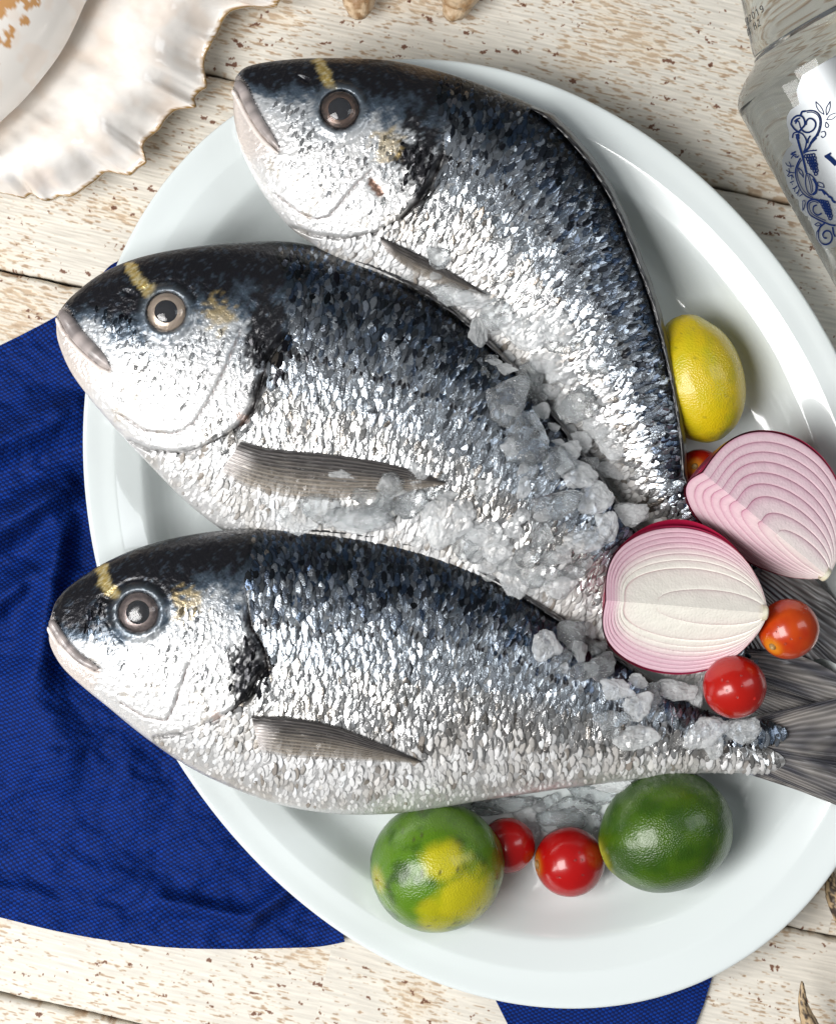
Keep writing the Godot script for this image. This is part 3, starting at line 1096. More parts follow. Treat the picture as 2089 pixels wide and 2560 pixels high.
	for i in nr:
		var t := i / (nr - 1.0)
		for j in nc:
			var q := j / (nc - 1.0)
			var b := ra.lerp(rb, q) - (rb - ra).orthogonal().normalized() * 34.0
			var e := spline(rim, q * (rim.size() - 1))
			var c := b.lerp(e, t)
			c += (e - b).orthogonal().normalized() * sin(t * 3.0 + q * 9.0) * 2.5 * t
			var ray := 0.5 + 0.5 * cos(TAU * q * 26.0 + n1.get_noise_2d(q * 5.0, t * 3.0) * 1.2)
			var seg := 0.5 + 0.5 * cos(t * 190.0 + q * 30.0)
			var h: float = lerpf(f.tail_h[0], f.tail_h[1], t) + 0.0005 * ray * sm(0.0, 0.2, t) + 0.0016 * sm(0.12, 0.3, t) * (1.0 - t) * sin(PI * q) + 0.0012 * n1.get_noise_2d(q * 6.0, t * 2.0 + f.seed) * t
			tp.append(P(c.x, c.y, h))
			var tone := 0.5 + 0.5 * n1.get_noise_2d(q * 5.0, t * 1.5 + 7.0 * f.seed)
			var base_c := Color(0.035, 0.035, 0.042).lerp(Color(0.20, 0.185, 0.17), sm(0.2, 0.9, tone))
			var cc := base_c.lerp(base_c * 2.4 + Color(0.03, 0.03, 0.035), ray * 0.75)
			cc = cc * (0.88 + 0.12 * seg)
			cc = cc.lerp(Color(0.015, 0.015, 0.02), exp(-pow((q - 0.5) / 0.10, 2.0)) * sm(0.4, 0.8, t) * 0.8)
			cc = cc.lerp(Color(0.5, 0.53, 0.58), (1.0 - sm(0.02, 0.16, t + 0.1 * tone)) * 0.8)
			tc.append(cc)
	put("tail_fin", sheet(tp, tc, nr, nc, 0.0005, at), M.fin, fish)

	# ---- back fin, folded down along the back
	var d0: float = f.dorsal[0]
	var d1: float = f.dorsal[1]
	var dw: float = f.dorsal[2]
	nr = 240
	nc = 9
	var dp := PackedVector3Array()
	var dc := PackedColorArray()
	for i in nr:
		var t := i / (nr - 1.0)
		var ss := lerpf(d0, d1, t)
		var ii := clampi(int(ss * NU), 1, NU - 1)
		var frac := ss * NU - ii
		var dd := D[ii].lerp(D[ii + 1], frac)
		var out := (dd - V[ii].lerp(V[ii + 1], frac)).normalized()
		var reach := dw * sm(0.0, 0.06, t) * (1.0 - 0.75 * sm(0.93, 1.0, t)) * (0.82 + 0.18 * absf(sin(t * 40.0)))
		var hc := curve1(f.hc, ss)
		var T := curve1(thick, ss)
		for j in nc:
			var q := j / (nc - 1.0)
			var c := dd + out * lerpf(-9.0, reach, q)
			var spine := 0.5 + 0.5 * cos(TAU * (t * 15.0 - q * 2.6) + 2.0 * n1.get_noise_2d(t * 12.0, q))
			var h: float = hc + f.roll * 0.5 * sm(0.25, 0.5, ss) + T * 0.30 * (1.0 - q) + 0.0022 * sin(PI * q) + 0.0006 * pow(spine, 2.0)
			dp.append(P(c.x, c.y, h))
			dc.append(Color(0.016, 0.016, 0.018).lerp(Color(0.075, 0.075, 0.08), pow(spine, 3.0) * 0.8))
	put("dorsal_fin", sheet(dp, dc, nr, nc, 0.0006, at), M.fin, fish)


func find_near(plan: PackedVector2Array, nc: int, nt: int, nu: int, c: Vector2) -> int:
	var bi := 0
	var bj := 0
	var best := 1e12
	for i in range(4, nu, 12):
		for j in range(4, nt, 8):
			var d := plan[i * nc + j].distance_squared_to(c)
			if d < best:
				best = d
				bi = i
				bj = j
	for i in range(maxi(bi - 10, 7), mini(bi + 11, nu - 6)):
		for j in range(maxi(bj - 8, 7), mini(bj + 9, nt - 6)):
			var d := plan[i * nc + j].distance_squared_to(c)
			if d < best:
				best = d
				bi = i
				bj = j
	return clampi(bi, 7, nu - 7) * nc + clampi(bj, 7, nt - 7)


# a thin sheet with an underside
func sheet(p: PackedVector3Array, c: PackedColorArray, nr: int, nc: int, thick: float, off: Vector3) -> ArrayMesh:
	var pp := PackedVector3Array()
	var cc := PackedColorArray()
	for i in nr:
		for j in nc:
			pp.append(p[i * nc + j])
			cc.append(c[i * nc + j])
		for j in range(nc - 1, -1, -2):
			pp.append(p[i * nc + j] - Vector3(0, thick, 0))
			cc.append(c[i * nc + j])
		pp.append(p[i * nc])
		cc.append(c[i * nc])
	var w := pp.size() / nr
	return grid(pp, cc, nr, w, false, false, PackedVector2Array(), off)


# a body turned about y from [radius, height] pairs, both in parts of r
func dome(prof: Array, r: float, color: Callable, sides := 40) -> ArrayMesh:
	var fine := []
	for i in prof.size() - 1:
		for s in 4:
			var t := s / 4.0
			fine.append([lerpf(prof[i][0], prof[i + 1][0], t), cubic_interpolate(prof[i][1], prof[i + 1][1], prof[maxi(i - 1, 0)][1], prof[mini(i + 2, prof.size() - 1)][1], t)])
	fine.append(prof[-1])
	var pts := PackedVector3Array()
	var cols := PackedColorArray()
	for q in fine:
		for j in sides + 1:
			var w := TAU * j / sides
			pts.append(Vector3(cos(w) * q[0], q[1], sin(w) * q[0]) * r)
			cols.append(color.call(q[0], w))
	return grid(pts, cols, fine.size(), sides + 1, true)


# ---------------------------------------------------------------- shells

func conch() -> void:
	# the flared lip: from the fold beside the mouth of the shell out to its frilled, brown-edged rim
	var edge := pline([760,-70, 745,-40, 720,-20, 697,2, 690,15, 665,18, 625,15, 580,25, 560,45, 545,80, 530,105, 515,135, 510,160, 512,180, 517,215, 500,228, 487,245, 490,265, 475,270, 440,275, 415,295, 395,325, 370,345, 357,365, 362,385, 365,405, 345,420, 325,437, 300,435, 265,430, 240,450, 210,470, 180,490, 150,490, 130,500, 105,500, 80,485, 60,495, 40,490, 0,482, -40,480, -90,470, -150,445, -210,400])
	var inner := pline([300,-170, 285,-130, 262,-70, 240,-30, 215,5, 190,60, 165,110, 140,150, 110,190, 80,227, 50,260, 20,288, -20,325, -70,365, -130,395, -180,385])
	var nr := 240
	var nc := 48
	var pts := PackedVector3Array()
	var cols := PackedColorArray()
	for i in nr:
		var t := i / (nr - 1.0)
		var b := spline(edge, t * (edge.size() - 1)) * K
		var a := spline(inner, t * (inner.size() - 1)) * K
		var f1 := n1.get_noise_2d(t * 11.0, 3.0)
		var f2 := sin(t * 64.0 + 5.0 * n1.get_noise_2d(t * 6.0, 1.0))
		for j in nc:
			var q := j / (nc - 1.0)
			var c := a.lerp(b, q)
			# a trough beside the fold, a swelling, then the flare whose rim ripples
			var h := 0.016 + 0.012 * sm(0.0, 0.35, q) + 0.004 * sin(PI * q) - 0.010 * sm(0.55, 1.0, q)
			h += (0.0034 * f1 + 0.0005 * f2) * sm(0.68, 1.05, q)
			h += 0.0018 * exp(-pow((q - 1.0) / 0.02, 2.0)) * (0.6 + f1)
			h += 0.00025 * n2.get_noise_2d(c.x * 0.02, c.y * 0.02)
			pts.append(P(c.x, c.y, maxf(h, 0.004)))
			var w := n1.get_noise_2d(c.x * 0.008, c.y * 0.008)
			var col := Color(0.86, 0.82, 0.775).lerp(Color(0.82, 0.70, 0.60), sm(0.0, 0.5, w + 0.12) * 0.6)
			col = col.lerp(Color(0.90, 0.875, 0.84), sm(0.1, 0.5, -w) * 0.6)
			col = col.lerp(Color(0.33, 0.19, 0.05), sm(0.972, 0.984, q + 0.010 * n2.get_noise_2d(t * 260.0, 0.0)))
			cols.append(col)
	var at := P(120, 100, 0)
	var o := thing("conch_shell", "big pale conch shell with frilled brown-edged lip at upper left", "seashell", at)
	put("lip", sheet(pts, cols, nr, nc, 0.0028, at), M.shell, o)
	# the body whorl, whose smooth edge overhangs the lip along the fold
	nr = 220
	nc = 200
	var wp := PackedVector3Array()
	var wc := PackedColorArray()
	var far := pline([60,-330, 0,-340, -60,-330, -120,-310, -170,-280, -215,-240, -250,-200, -280,-150, -300,-100, -315,-50, -320,0, -322,60, -318,120, -305,190, -280,260, -240,320])
	for i in nr:
		var t := i / (nr - 1.0)
		var a := spline(inner, t * (inner.size() - 1)) * K
		var b := spline(far, t * (far.size() - 1)) * K
		for j in nc:
			var th := TAU * j / (nc - 1.0)
			var q := 0.5 - 0.5 * cos(th)
			var c := a.lerp(b, q)
			var top := th <= PI
			var bulge := pow(sin(PI * clampf(q, 0.0, 1.0)), 0.8)
			var h := 0.031 + (0.026 * bulge if top else -0.024 * bulge) * (0.5 + 0.5 * sin(PI * clampf(t * 0.9 + 0.1, 0, 1)))
			wp.append(P(c.x, c.y, h))
			var w := n1.get_noise_2d(c.x * 0.011 + 3.0, c.y * 0.011)
			var col := Color(0.83, 0.79, 0.74).lerp(Color(0.79, 0.67, 0.57), sm(0.0, 0.4, w) * 0.5)
			var blot := n2.get_noise_2d(c.x * 0.02 + c.y * 0.012, c.y * 0.02 - c.x * 0.012) + 0.35 - maxf(0.0, (c.x + c.y * 0.7 - 70.0)) * 0.02
			col = col.lerp(Color(0.52, 0.24, 0.05), sm(0.22, 0.34, blot) * 0.9)
			wc.append(col)
	put("body_whorl", grid(wp, wc, nr, nc, true, false, PackedVector2Array(), at), M.shell, o)


func spine(path: Array, rad: Array, seed_: int, dark: Color, light: Color, n := 40) -> ArrayMesh:
	# path: [x, y, h] in pixels of the photograph and metres
	var p2 := PackedVector2Array()
	for a in path:
		p2.append(Vector2(a[0], a[1]) * K)
	var pts := PackedVector3Array()
	var cols := PackedColorArray()
	var cs := PackedVector3Array()
	for i in n:
		var t := i / (n - 1.0) * (path.size() - 1)
		var c := spline(p2, t)
		var k := mini(int(t), path.size() - 2)
		cs.append(P(c.x, c.y, lerpf(path[k][2], path[k + 1][2], t - k)))
	var sides := 20
	for i in n:
		var t := i / (n - 1.0) * (path.size() - 1)
		var k := mini(int(t), path.size() - 2)
		var r := lerpf(rad[k], rad[k + 1], t - k) * K * U
		var dir := (cs[mini(i + 1, n - 1)] - cs[maxi(i - 1, 0)]).normalized()
		var side := dir.cross(Vector3.UP).normalized()
		var up := side.cross(dir)
		for j in sides + 1:
			var w := TAU * j / sides
			var wob := 1.0 + 0.10 * n1.get_noise_2d(cos(w) * 2.0 + seed_, sin(w) * 2.0 + t * 2.0)
			pts.append(cs[i] + (up * cos(w) + dir.cross(up) * sin(w)) * r * wob)
			var st := n1.get_noise_3d(cos(w) * 2.6 + seed_, sin(w) * 2.6, t * 1.1) + 0.3 * n2.get_noise_2d(t * 9.0, w * 3.0)
			cols.append(light.lerp(dark, sm(-0.05, 0.14, st)))
	return grid(pts, cols, n, sides + 1, true)


func far_shells() -> void:
	var tan_ := Color(0.40, 0.24, 0.12)
	var pale := Color(0.62, 0.47, 0.31)
	# two knobbed brown shells whose ends reach in at the top
	var o := thing("brown_shell", "left of two blunt brown shell tips at the picture's top edge", "seashell", P(745, -20, 0), "brown shells at the top edge")
	var m := put("tip", spine([[905, 38, 0.006], [900, 28, 0.0085], [897, 0, 0.010], [893, -50, 0.012], [885, -120, 0.016], [880, -190, 0.017]], [4, 30, 42, 46, 62, 70], 4, tan_ * 0.8, pale), M.horn, o)
	m.position = -o.position
	m = put("body", spine([[880, -180, 0.017], [875, -230, 0.020], [865, -300, 0.020], [850, -380, 0.010]], [66, 100, 90, 8], 5, tan_, pale), M.horn, o)
	m.position = -o.position
	o = thing("brown_shell", "right of two blunt brown shell tips at the picture's top edge", "seashell", P(950, -20, 0), "brown shells at the top edge")
	m = put("tip", spine([[1128, 49, 0.006], [1130, 38, 0.0075], [1142, 10, 0.009], [1150, -30, 0.013], [1160, -90, 0.017], [1165, -160, 0.018]], [4, 26, 38, 60, 72, 80], 8, tan_, pale), M.horn, o)
	m.position = -o.position
	m = put("body", spine([[1165, -150, 0.018], [1170, -210, 0.021], [1180, -280, 0.020], [1190, -350, 0.010]], [76, 110, 90, 8], 9, tan_, pale), M.horn, o)
	m.position = -o.position
	# dark striped, horned shell at the lower right
	var black := Color(0.05, 0.035, 0.025)
	var buff := Color(0.52, 0.38, 0.22)
	o = thing("horned_shell", "dark striped pointed shell horn at the bottom right corner", "seashell", P(1700, 2150, 0), "striped horned shells")
	m = put("horn", spine([[2003, 2453, 0.0265], [2004, 2468, 0.0262], [2006, 2510, 0.025], [2022, 2560, 0.023], [2050, 2625, 0.019], [2085, 2690, 0.016]], [1.5, 6, 12, 20, 34, 48], 14, black, buff), M.horn, o)
	m.position = -o.position
	m = put("body", spine([[2060, 2640, 0.016], [2100, 2700, 0.020], [2180, 2760, 0.020], [2260, 2800, 0.008]], [30, 110, 90, 6], 15, black, buff), M.horn, o)
	m.position = -o.position
	o = thing("horned_shell", "dark striped curved shell beside the platter's lower right rim", "seashell", P(1740, 1880, 0), "striped horned shells")
	m = put("horn", spine([[2078, 2178, 0.003], [2076, 2195, 0.005], [2078, 2225, 0.007], [2092, 2262, 0.0085], [2118, 2300, 0.010], [2150, 2330, 0.012]], [2, 14, 18, 22, 30, 40], 21, black, buff), M.horn, o)
	m.position = -o.position
	m = put("body", spine([[2140, 2320, 0.012], [2190, 2350, 0.017], [2260, 2370, 0.016], [2330, 2380, 0.006]], [38, 100, 80, 6], 22, black, buff), M.horn, o)
	m.position = -o.position


# ---------------------------------------------------------------- bottle

func bottle() -> void:
	var glass := mat(Color(0.96, 0.99, 0.985), 0.01)
	glass.albedo_color.a = 0.02
	glass.transparency = BaseMaterial3D.TRANSPARENCY_ALPHA
	glass.refraction_enabled = true
	glass.refraction_scale = 0.04
	# lies on the table; its axis runs down to the right. Distances in pixels of the photograph at the height of the axis.
	var rb := 250.0
	var hax := 0.0375
	var d2 := Vector2(0.485, 0.8745)
	var nrm2 := Vector2(d2.y, -d2.x)
	var o2 := d2 * 1133.0 + nrm2 * (1483.0 + rb)
	var at := P(o2.x * K, o2.y * K, hax)
	var px := U * K * (EYE - hax) / EYE
	var axis := Vector3(d2.x, 0, d2.y)
	var side := Vector3(-nrm2.x, 0, -nrm2.y)         # towards the edge that the picture shows
	var b := thing("glass_bottle", "clear glass bottle with silver and blue label lying at upper right", "bottle", at)
	b.basis = Basis(axis, Vector3.UP, axis.cross(Vector3.UP))
	if b.basis.z.dot(side) < 0.0:
		b.basis = Basis(-axis, Vector3.UP, (-axis).cross(Vector3.UP))
	var flip := 1.0 if b.basis.x.dot(axis) > 0.0 else -1.0
	# in its own axes x runs along the bottle, z to the visible side, y up
	var prof := [[-760, 0], [-760, 70], [-745, 82], [-560, 84], [-420, 88], [-300, 98], [-235, 112], [-170, 132], [-110, 150], [-93, 152], [-88, 156], [-80, 160], [-70, 176], [-50, 208], [-28, 234], [-10, 246], [4, 250], [120, 250], [400, 250], [900, 250], [1000, 250], [1040, 244], [1058, 225], [1062, 190], [1050, 80], [1040, 0]]
	var fine := []
	for i in prof.size() - 1:
		for s in 4:
			fine.append([lerpf(prof[i][0], prof[i + 1][0], s / 4.0), lerpf(prof[i][1], prof[i + 1][1], s / 4.0)])
	fine.append(prof[-1])
	var pts := PackedVector3Array()
	var sides := 96
	for q in fine:
		for j in sides + 1:
			var w := TAU * j / sides
			var r: float = q[1] * px
			if q[0] > 20.0 and q[0] < 1000.0:
				r *= 1.0 + 0.0012 * n1.get_noise_2d(q[0] * 0.01, w * 2.0)
			pts.append(Vector3(q[0] * px * flip, r * cos(w), r * sin(w) * flip))
	put("glass", grid(pts, PackedColorArray(), fine.size(), sides + 1, true), glass, b)
	# a stepped ring under the neck
	var cap := mat(Color(0.55, 0.57, 0.60), 0.35, 0.9)
	var cp := PackedVector3Array()
	for q in [[-985, 0], [-985, 78], [-975, 92], [-800, 95], [-755, 95], [-750, 88], [-750, 0]]:
		for j in 49:
			var w := TAU * j / 48
			cp.append(Vector3(q[0] * px * flip, q[1] * px * cos(w), q[1] * px * sin(w) * flip))
	put("cap", grid(cp, PackedColorArray(), 7, 49, true), cap, b)

	# label: x along the bottle, w the angle from the top towards the visible side
	var foil := mat(Color(0.29, 0.305, 0.315), 0.40, 0.6)
	foil.resource_name = "foil"
	var ink := mat(Color(0.008, 0.02, 0.085), 0.9)
	ink.metallic_specular = 0.2
	var on := func(x: float, w: float, up: float) -> Vector3:
		return Vector3(x * px * flip, (rb * px + up) * cos(w), (rb * px + up) * sin(w))
	# picture pixels -> (x along the bottle, distance round it from the top)
	var onto := func(p: Vector2, radius: float) -> Vector2:      # where on a round of that radius: (x, angle from the top)
		var h := hax
		var x := 0.0
		var w := 0.0
		for i in 6:
			var q := b.basis.inverse() * (P(p.x * K, p.y * K, h) - at)
			x = q.x / px * flip
			w = asin(clampf(q.z / px / radius, -0.985, 0.985))
			h = hax + radius * px * cos(w)
		return Vector2(x, w)
	var flat := func(p: Vector2) -> Vector2:
		var q: Vector2 = onto.call(p, rb)
		return Vector2(q.x, q.y * rb)
	var rim := []
	for p in [[2042,176], [2022,182], [2004,188], [1998,205], [1990,225], [1993,243], [1999,262], [1985,268], [1975,275], [1966,291], [1966,310], [1973,332], [1971,348], [1981,361], [1966,373], [1956,397], [1958,418], [1966,438], [1970,455], [1974,468], [1989,489], [1999,497], [2000,512], [2003,523], [2015,535], [2029,541], [2031,559], [2039,574], [2041,588], [2043,598], [2055,612], [2068,619], [2089,616], [2110,606]]:
		rim.append(flat.call(Vector2(p[0], p[1])))
	var lp := PackedVector3Array()
	for q in rim:
		for j in 33:
			var y := lerpf(q.y, minf(q.y - 30.0, -q.y), j / 32.0)
			lp.append(on.call(q.x, y / rb, 0.00025))
	put("label", grid(lp, PackedColorArray(), rim.size(), 33), foil, b)

	# ornament: strokes traced in two enlargements of the photograph, with their width
	var strokes := []
	var ink_line := func(scale: float, oy: float, width: float, pts_: Array) -> void:
		var raw := PackedVector2Array()
		for i in range(0, pts_.size(), 2):
			raw.append(flat.call(Vector2(1800.0 + pts_[i] / scale, oy + pts_[i + 1] / scale)))
		var out := PackedVector2Array()
		var n := (raw.size() - 1) * 4
		for i in n + 1:
			out.append(spline(raw, (raw.size() - 1.0) * i / n))
		strokes.append([out, width * 1.35])
	for a in [[3.4, [1050,1830, 1070,1760, 1130,1710, 1200,1710, 1240,1760, 1250,1840, 1200,1900, 1160,1940, 1100,1900, 1050,1830]], [3.6, [1190,1700, 1210,1650, 1260,1640]], [2.4, [1260,1640, 1350,1630, 1430,1660, 1480,1730, 1490,1830, 1460,1950, 1400,2050, 1350,2110]], [1.6, [1280,1660, 1350,1655, 1415,1680, 1460,1740, 1468,1830, 1440,1945, 1385,2040, 1330,2100]], [3.2, [1190,1900, 1250,1945, 1320,1950, 1390,1900, 1410,1820, 1370,1760, 1310,1750, 1275,1790, 1270,1840]], [3.0, [1100,1790, 1135,1760, 1180,1740]], [3.0, [1115,1820, 1135,1780, 1145,1750]], [2.2, [1190,1890, 1165,1800, 1130,1770]], [1.4, [1410,1500, 1420,1570, 1460,1640, 1530,1690]], [1.4, [1410,1500, 1470,1560, 1510,1620, 1530,1690]], [1.6, [1620,1500, 1570,1580, 1560,1640, 1570,1700]], [1.6, [1620,1500, 1620,1580, 1600,1650, 1570,1700]], [1.4, [1700,1670, 1640,1690, 1600,1720, 1570,1770]], [1.4, [1700,1720, 1650,1760, 1570,1770]], [1.4, [1560,1800, 1550,1860, 1580,1885, 1600,1850, 1560,1800]], [1.6, [1490,1950, 1540,1940, 1555,1990, 1520,2030, 1490,2010]]]:
		ink_line.call(5.91, 0.0, a[0], a[1])
	for a in [[4.6, [975,180, 995,280, 1050,470, 1095,660]], [5.5, [962,195, 1002,182]], [5.0, [966,225, 1005,215]], [2.2, [1095,670, 1150,690, 1210,760, 1235,850, 1215,920, 1160,940, 1110,890, 1085,780, 1095,670]], [5.0, [1180,735, 1222,820, 1215,905, 1180,935]], [1.5, [1110,690, 1140,800, 1160,920]], [1.5, [1130,690, 1165,800, 1175,900]], [2.6, [920,220, 930,170, 970,150, 1040,170, 1090,250, 1085,330, 1060,400]], [4.2, [1060,410, 1120,350, 1140,310, 1180,240, 1240,180]], [2.0, [1080,390, 1160,290, 1220,230]], [3.0, [1110,290, 1115,240, 1140,200]], [2.4, [1060,420, 1120,390, 1220,380]], [3.0, [1020,480, 980,560, 960,650, 980,760, 1030,880, 1090,950, 1170,990]], [1.6, [1035,500, 995,570, 980,650, 1000,750, 1050,860, 1110,930, 1180,975]], [2.0, [1000,600, 1005,650, 1040,690, 1060,720]], [2.0, [1000,600, 1040,640, 1055,680, 1060,720]], [1.6, [1240,780, 1250,830, 1320,850]], [1.6, [1240,780, 1300,800, 1320,850]], [3.6, [1250,880, 1300,885, 1340,920, 1370,950]], [4.4, [1370,960, 1410,980, 1430,1020, 1464,1040]], [4.0, [1300,890, 1330,940]], [2.6, [1170,990, 1230,1000, 1275,1020]], [3.4, [1270,1030, 1200,1000, 1130,1020, 1115,1090, 1150,1180, 1230,1240, 1330,1290, 1400,1320, 1464,1330]], [1.8, [1250,1045, 1200,1025, 1150,1040, 1140,1090, 1170,1165, 1245,1220, 1340,1265]], [3.0, [1230,1070, 1190,1090, 1190,1150, 1240,1195, 1290,1175]], [1.8, [1060,1010, 1090,1020, 1085,1080, 1070,1130]], [1.6, [1060,1010, 1065,1070, 1070,1130]], [3.4, [1330,1300, 1275,1350, 1262,1420, 1285,1510, 1340,1560, 1400,1545, 1425,1480, 1400,1410, 1350,1395, 1315,1430, 1325,1475, 1360,1485]], [1.6, [1300,1330, 1245,1400, 1250,1490, 1310,1580]], [1.8, [1215,1310, 1250,1290, 1290,1310]], [1.8, [1215,1310, 1250,1330, 1290,1310]], [4.0, [1430,1350, 1440,1420, 1464,1470]], [9.0, [1350,450, 1400,490, 1470,560]], [4.0, [1325,462, 1400,420]], [3.0, [900,430, 960,395]], [2.0, [905,480, 940,430, 970,440]], [2.0, [915,400, 930,440, 990,470]], [2.0, [960,470, 1000,450]], [2.0, [840,530, 870,570, 940,575]], [2.0, [880,520, 900,560, 905,600]], [2.0, [850,620, 890,650, 950,660]], [2.0, [880,600, 890,650, 870,690]], [2.0, [880,700, 920,690, 940,720]], [2.0, [920,680, 920,740]], [2.0, [905,775, 945,760]], [2.0, [920,770, 935,805]], [2.2, [940,850, 965,845, 985,825]], [2.0, [960,850, 965,890]], [2.2, [980,910, 1000,900, 1010,870]], [2.0, [1000,905, 1005,945]], [2.0, [1020,950, 1050,930]]]:
		ink_line.call(5.066, 300.0, a[0], a[1])
	# bunches of grapes: rows of little rings
	for g in [[[1080, 455], [1205, 440], [1225, 715]], [[1270, 1020], [1375, 1045], [1410, 1275]]]:
		for r in 7:
			var n := 4 if r < 4 else 7 - r + 0
			for q in maxi(n, 1):
				var left := Vector2(g[0][0], g[0][1]).lerp(Vector2(g[2][0], g[2][1]), r / 7.0)
				var right := Vector2(g[1][0], g[1][1]).lerp(Vector2(g[2][0], g[2][1]) + Vector2(25, 0), r / 7.0)
				var c := left.lerp(right, (q + 0.25 + 0.25 * (r % 2)) / maxf(n, 1))
				var ring := []
				for e in 9:
					ring.append(c.x + cos(TAU * e / 8.0) * 19.0)
					ring.append(c.y + sin(TAU * e / 8.0) * 19.0)
				ink_line.call(5.066, 300.0, 2.3, ring)
	var iv := PackedVector3Array()
	var inn := PackedVector3Array()
	for sdat in strokes:
		var s: PackedVector2Array = sdat[0]
		for i in s.size() - 1:
			var o: Vector2 = (s[i + 1] - s[i]).orthogonal().normalized() * (sdat[1] * 0.5)
			var e := (s[i + 1] - s[i]).normalized() * 0.5
			var q := [s[i] - e + o, s[i + 1] + e + o, s[i + 1] + e - o, s[i] - e - o]
			var v3 := []
			for a in q:
				v3.append(on.call(a.x, a.y / rb, 0.0005))
			var n: Vector3 = Vector3(0, cos(s[i].y / rb), sin(s[i].y / rb))
			for tri in [[0, 1, 2], [0, 2, 3]]:
				var t0: Vector3 = v3[tri[0]]
				var t1: Vector3 = v3[tri[1]]
				var t2: Vector3 = v3[tri[2]]
				if (t1 - t0).cross(t2 - t0).dot(n) > 0.0:
					iv.append_array([t0, t2, t1])
				else:
					iv.append_array([t0, t1, t2])
				inn.append_array([n, n, n])
	var arr := []
	arr.resize(Mesh.ARRAY_MAX)
	arr[Mesh.ARRAY_VERTEX] = iv
	arr[Mesh.ARRAY_NORMAL] = inn
	var am := ArrayMesh.new()
	am.add_surface_from_arrays(Mesh.PRIMITIVE_TRIANGLES, arr)
	put("label_print", am, ink, b)

	# date code printed round the shoulder, one letter after the other
	var font := SystemFont.new()
	font.font_names = PackedStringArray(["Droid Sans Mono"])
	var print_ := mat(Color(0.02, 0.02, 0.02), 0.6)
	# the text, the places of two of its letters in the photograph, and which letters they are
	var lines := [["0522019", Vector2(1872, 50), 2, Vector2(1906, 22), 6, 127.0], ["08 H2", Vector2(1889, 64), 3, Vector2(1898, 57), 4, 136.0]]
	for l in lines:
		var text: String = l[0]
		var q0: Vector2 = onto.call(l[1], l[5])
		var q1: Vector2 = onto.call(l[3], l[5])
		for i in text.length():
			if text[i] == " ":
				continue
			var f: float = (i - l[2]) / float(l[4] - l[2])
			var x: float = q0.x
			var w: float = q0.y + (q1.y - q0.y) * f
			if w > 1.62:
				continue
			var tm := TextMesh.new()
			tm.font = font
			tm.text = text[i]
			tm.font_size = 32
			tm.pixel_size = 24.0 * px / 32.0
			tm.depth = 0.0001
			var rr := lerpf(112.0, 150.0, clampf((x + 235.0) / 125.0, 0.0, 1.0)) * px
			var o := put("date_code", tm, print_, b)
			var round_ := Vector3(0, cos(w), sin(w))
			var along := (Vector3(flip, 0, 0) + round_ * 0.3).normalized()
			var nn := (round_ - along * round_.dot(along)).normalized()
			var right := Vector3(0, sin(w), -cos(w))
			o.transform = Transform3D(Basis(right, nn.cross(right), nn), Vector3(x * px * flip, 0, 0) + round_ * rr + nn * 0.0004)


# ---------------------------------------------------------------- fruit and vegetables

# a citrus fruit with a nipple at +x and a stem end at -x, in its own axes
func citrus_mesh(rx: float, r: float, tip: float, color: Callable) -> ArrayMesh:
	var pts := PackedVector3Array()
	var cols := PackedColorArray()
	var nr := 70
	var nc := 90
	for i in nr:
		var th := PI * i / (nr - 1.0)
		var x := -cos(th)
		var rad := pow(sin(th), 0.92)
		var ext := x * rx
		ext += tip * exp(-pow((1.0 - x) / 0.10, 2.0)) + tip * 0.25 * exp(-pow((1.0 + x) / 0.03, 2.0)) * -1.0
		for j in nc:
			var w := TAU * j / (nc - 1.0)
			var wob := 1.0 + 0.012 * n1.get_noise_3d(x * 1.3 + rx * 900.0, cos(w) * 1.3, sin(w) * 1.3)
			var n := Vector3(x, rad * cos(w), rad * sin(w))
			pts.append(Vector3(ext, rad * cos(w) * r, rad * sin(w) * r) * wob)
			cols.append(color.call(n))
	return grid(pts, cols, nr, nc, true)


func place(o: Node3D, px: float, py: float, h: float, axis: Vector3) -> void:
	o.position = P(px, py, h)
	var x := axis.normalized()
	var z := x.cross(Vector3.UP).normalized()
	o.basis = Basis(x, z.cross(x), z)


func stem_scar(parent: Node3D, at: Vector3, r: float, dir: Vector3, c0: Color, c1: Color) -> void:
	var s := put("stem_scar", dome([[0.0, -0.1], [0.35, 0.0], [0.55, 0.28], [0.8, 0.22], [1.0, -0.1]], r, func(q: float, w: float) -> Color:
		return c0.lerp(c1, sm(0.35, 0.75, q + 0.15 * n1.get_noise_2d(w * 2.0, q * 5.0))), 24), M.horn, parent)
	s.transform = Transform3D(Basis(Quaternion(Vector3.UP, dir.normalized())), at)


func beads(parent: Node3D, r: float, n: int, seed_: int) -> void:
	# droplets of water clinging to the upper side of a tomato
	var g := RandomNumberGenerator.new()
	g.seed = seed_
	for i in n:
		var d := Vector3(g.randf_range(-0.7, 0.5), 1.0, g.randf_range(-0.5, 0.6)).normalized()
		var dr := g.randf_range(0.00025, 0.0006)
		var m := put("water_drop", dome([[0.0, 0.5], [0.5, 0.42], [0.85, 0.18], [1.0, -0.1], [0.6, -0.35], [0.0, -0.4]], dr, func(_q: float, _w: float) -> Color: return Color.WHITE, 12), M.water, parent)
		var loc := parent.basis.inverse() * d
		m.transform = Transform3D(Basis(Quaternion(Vector3.UP, loc)), loc * r * 1.0)


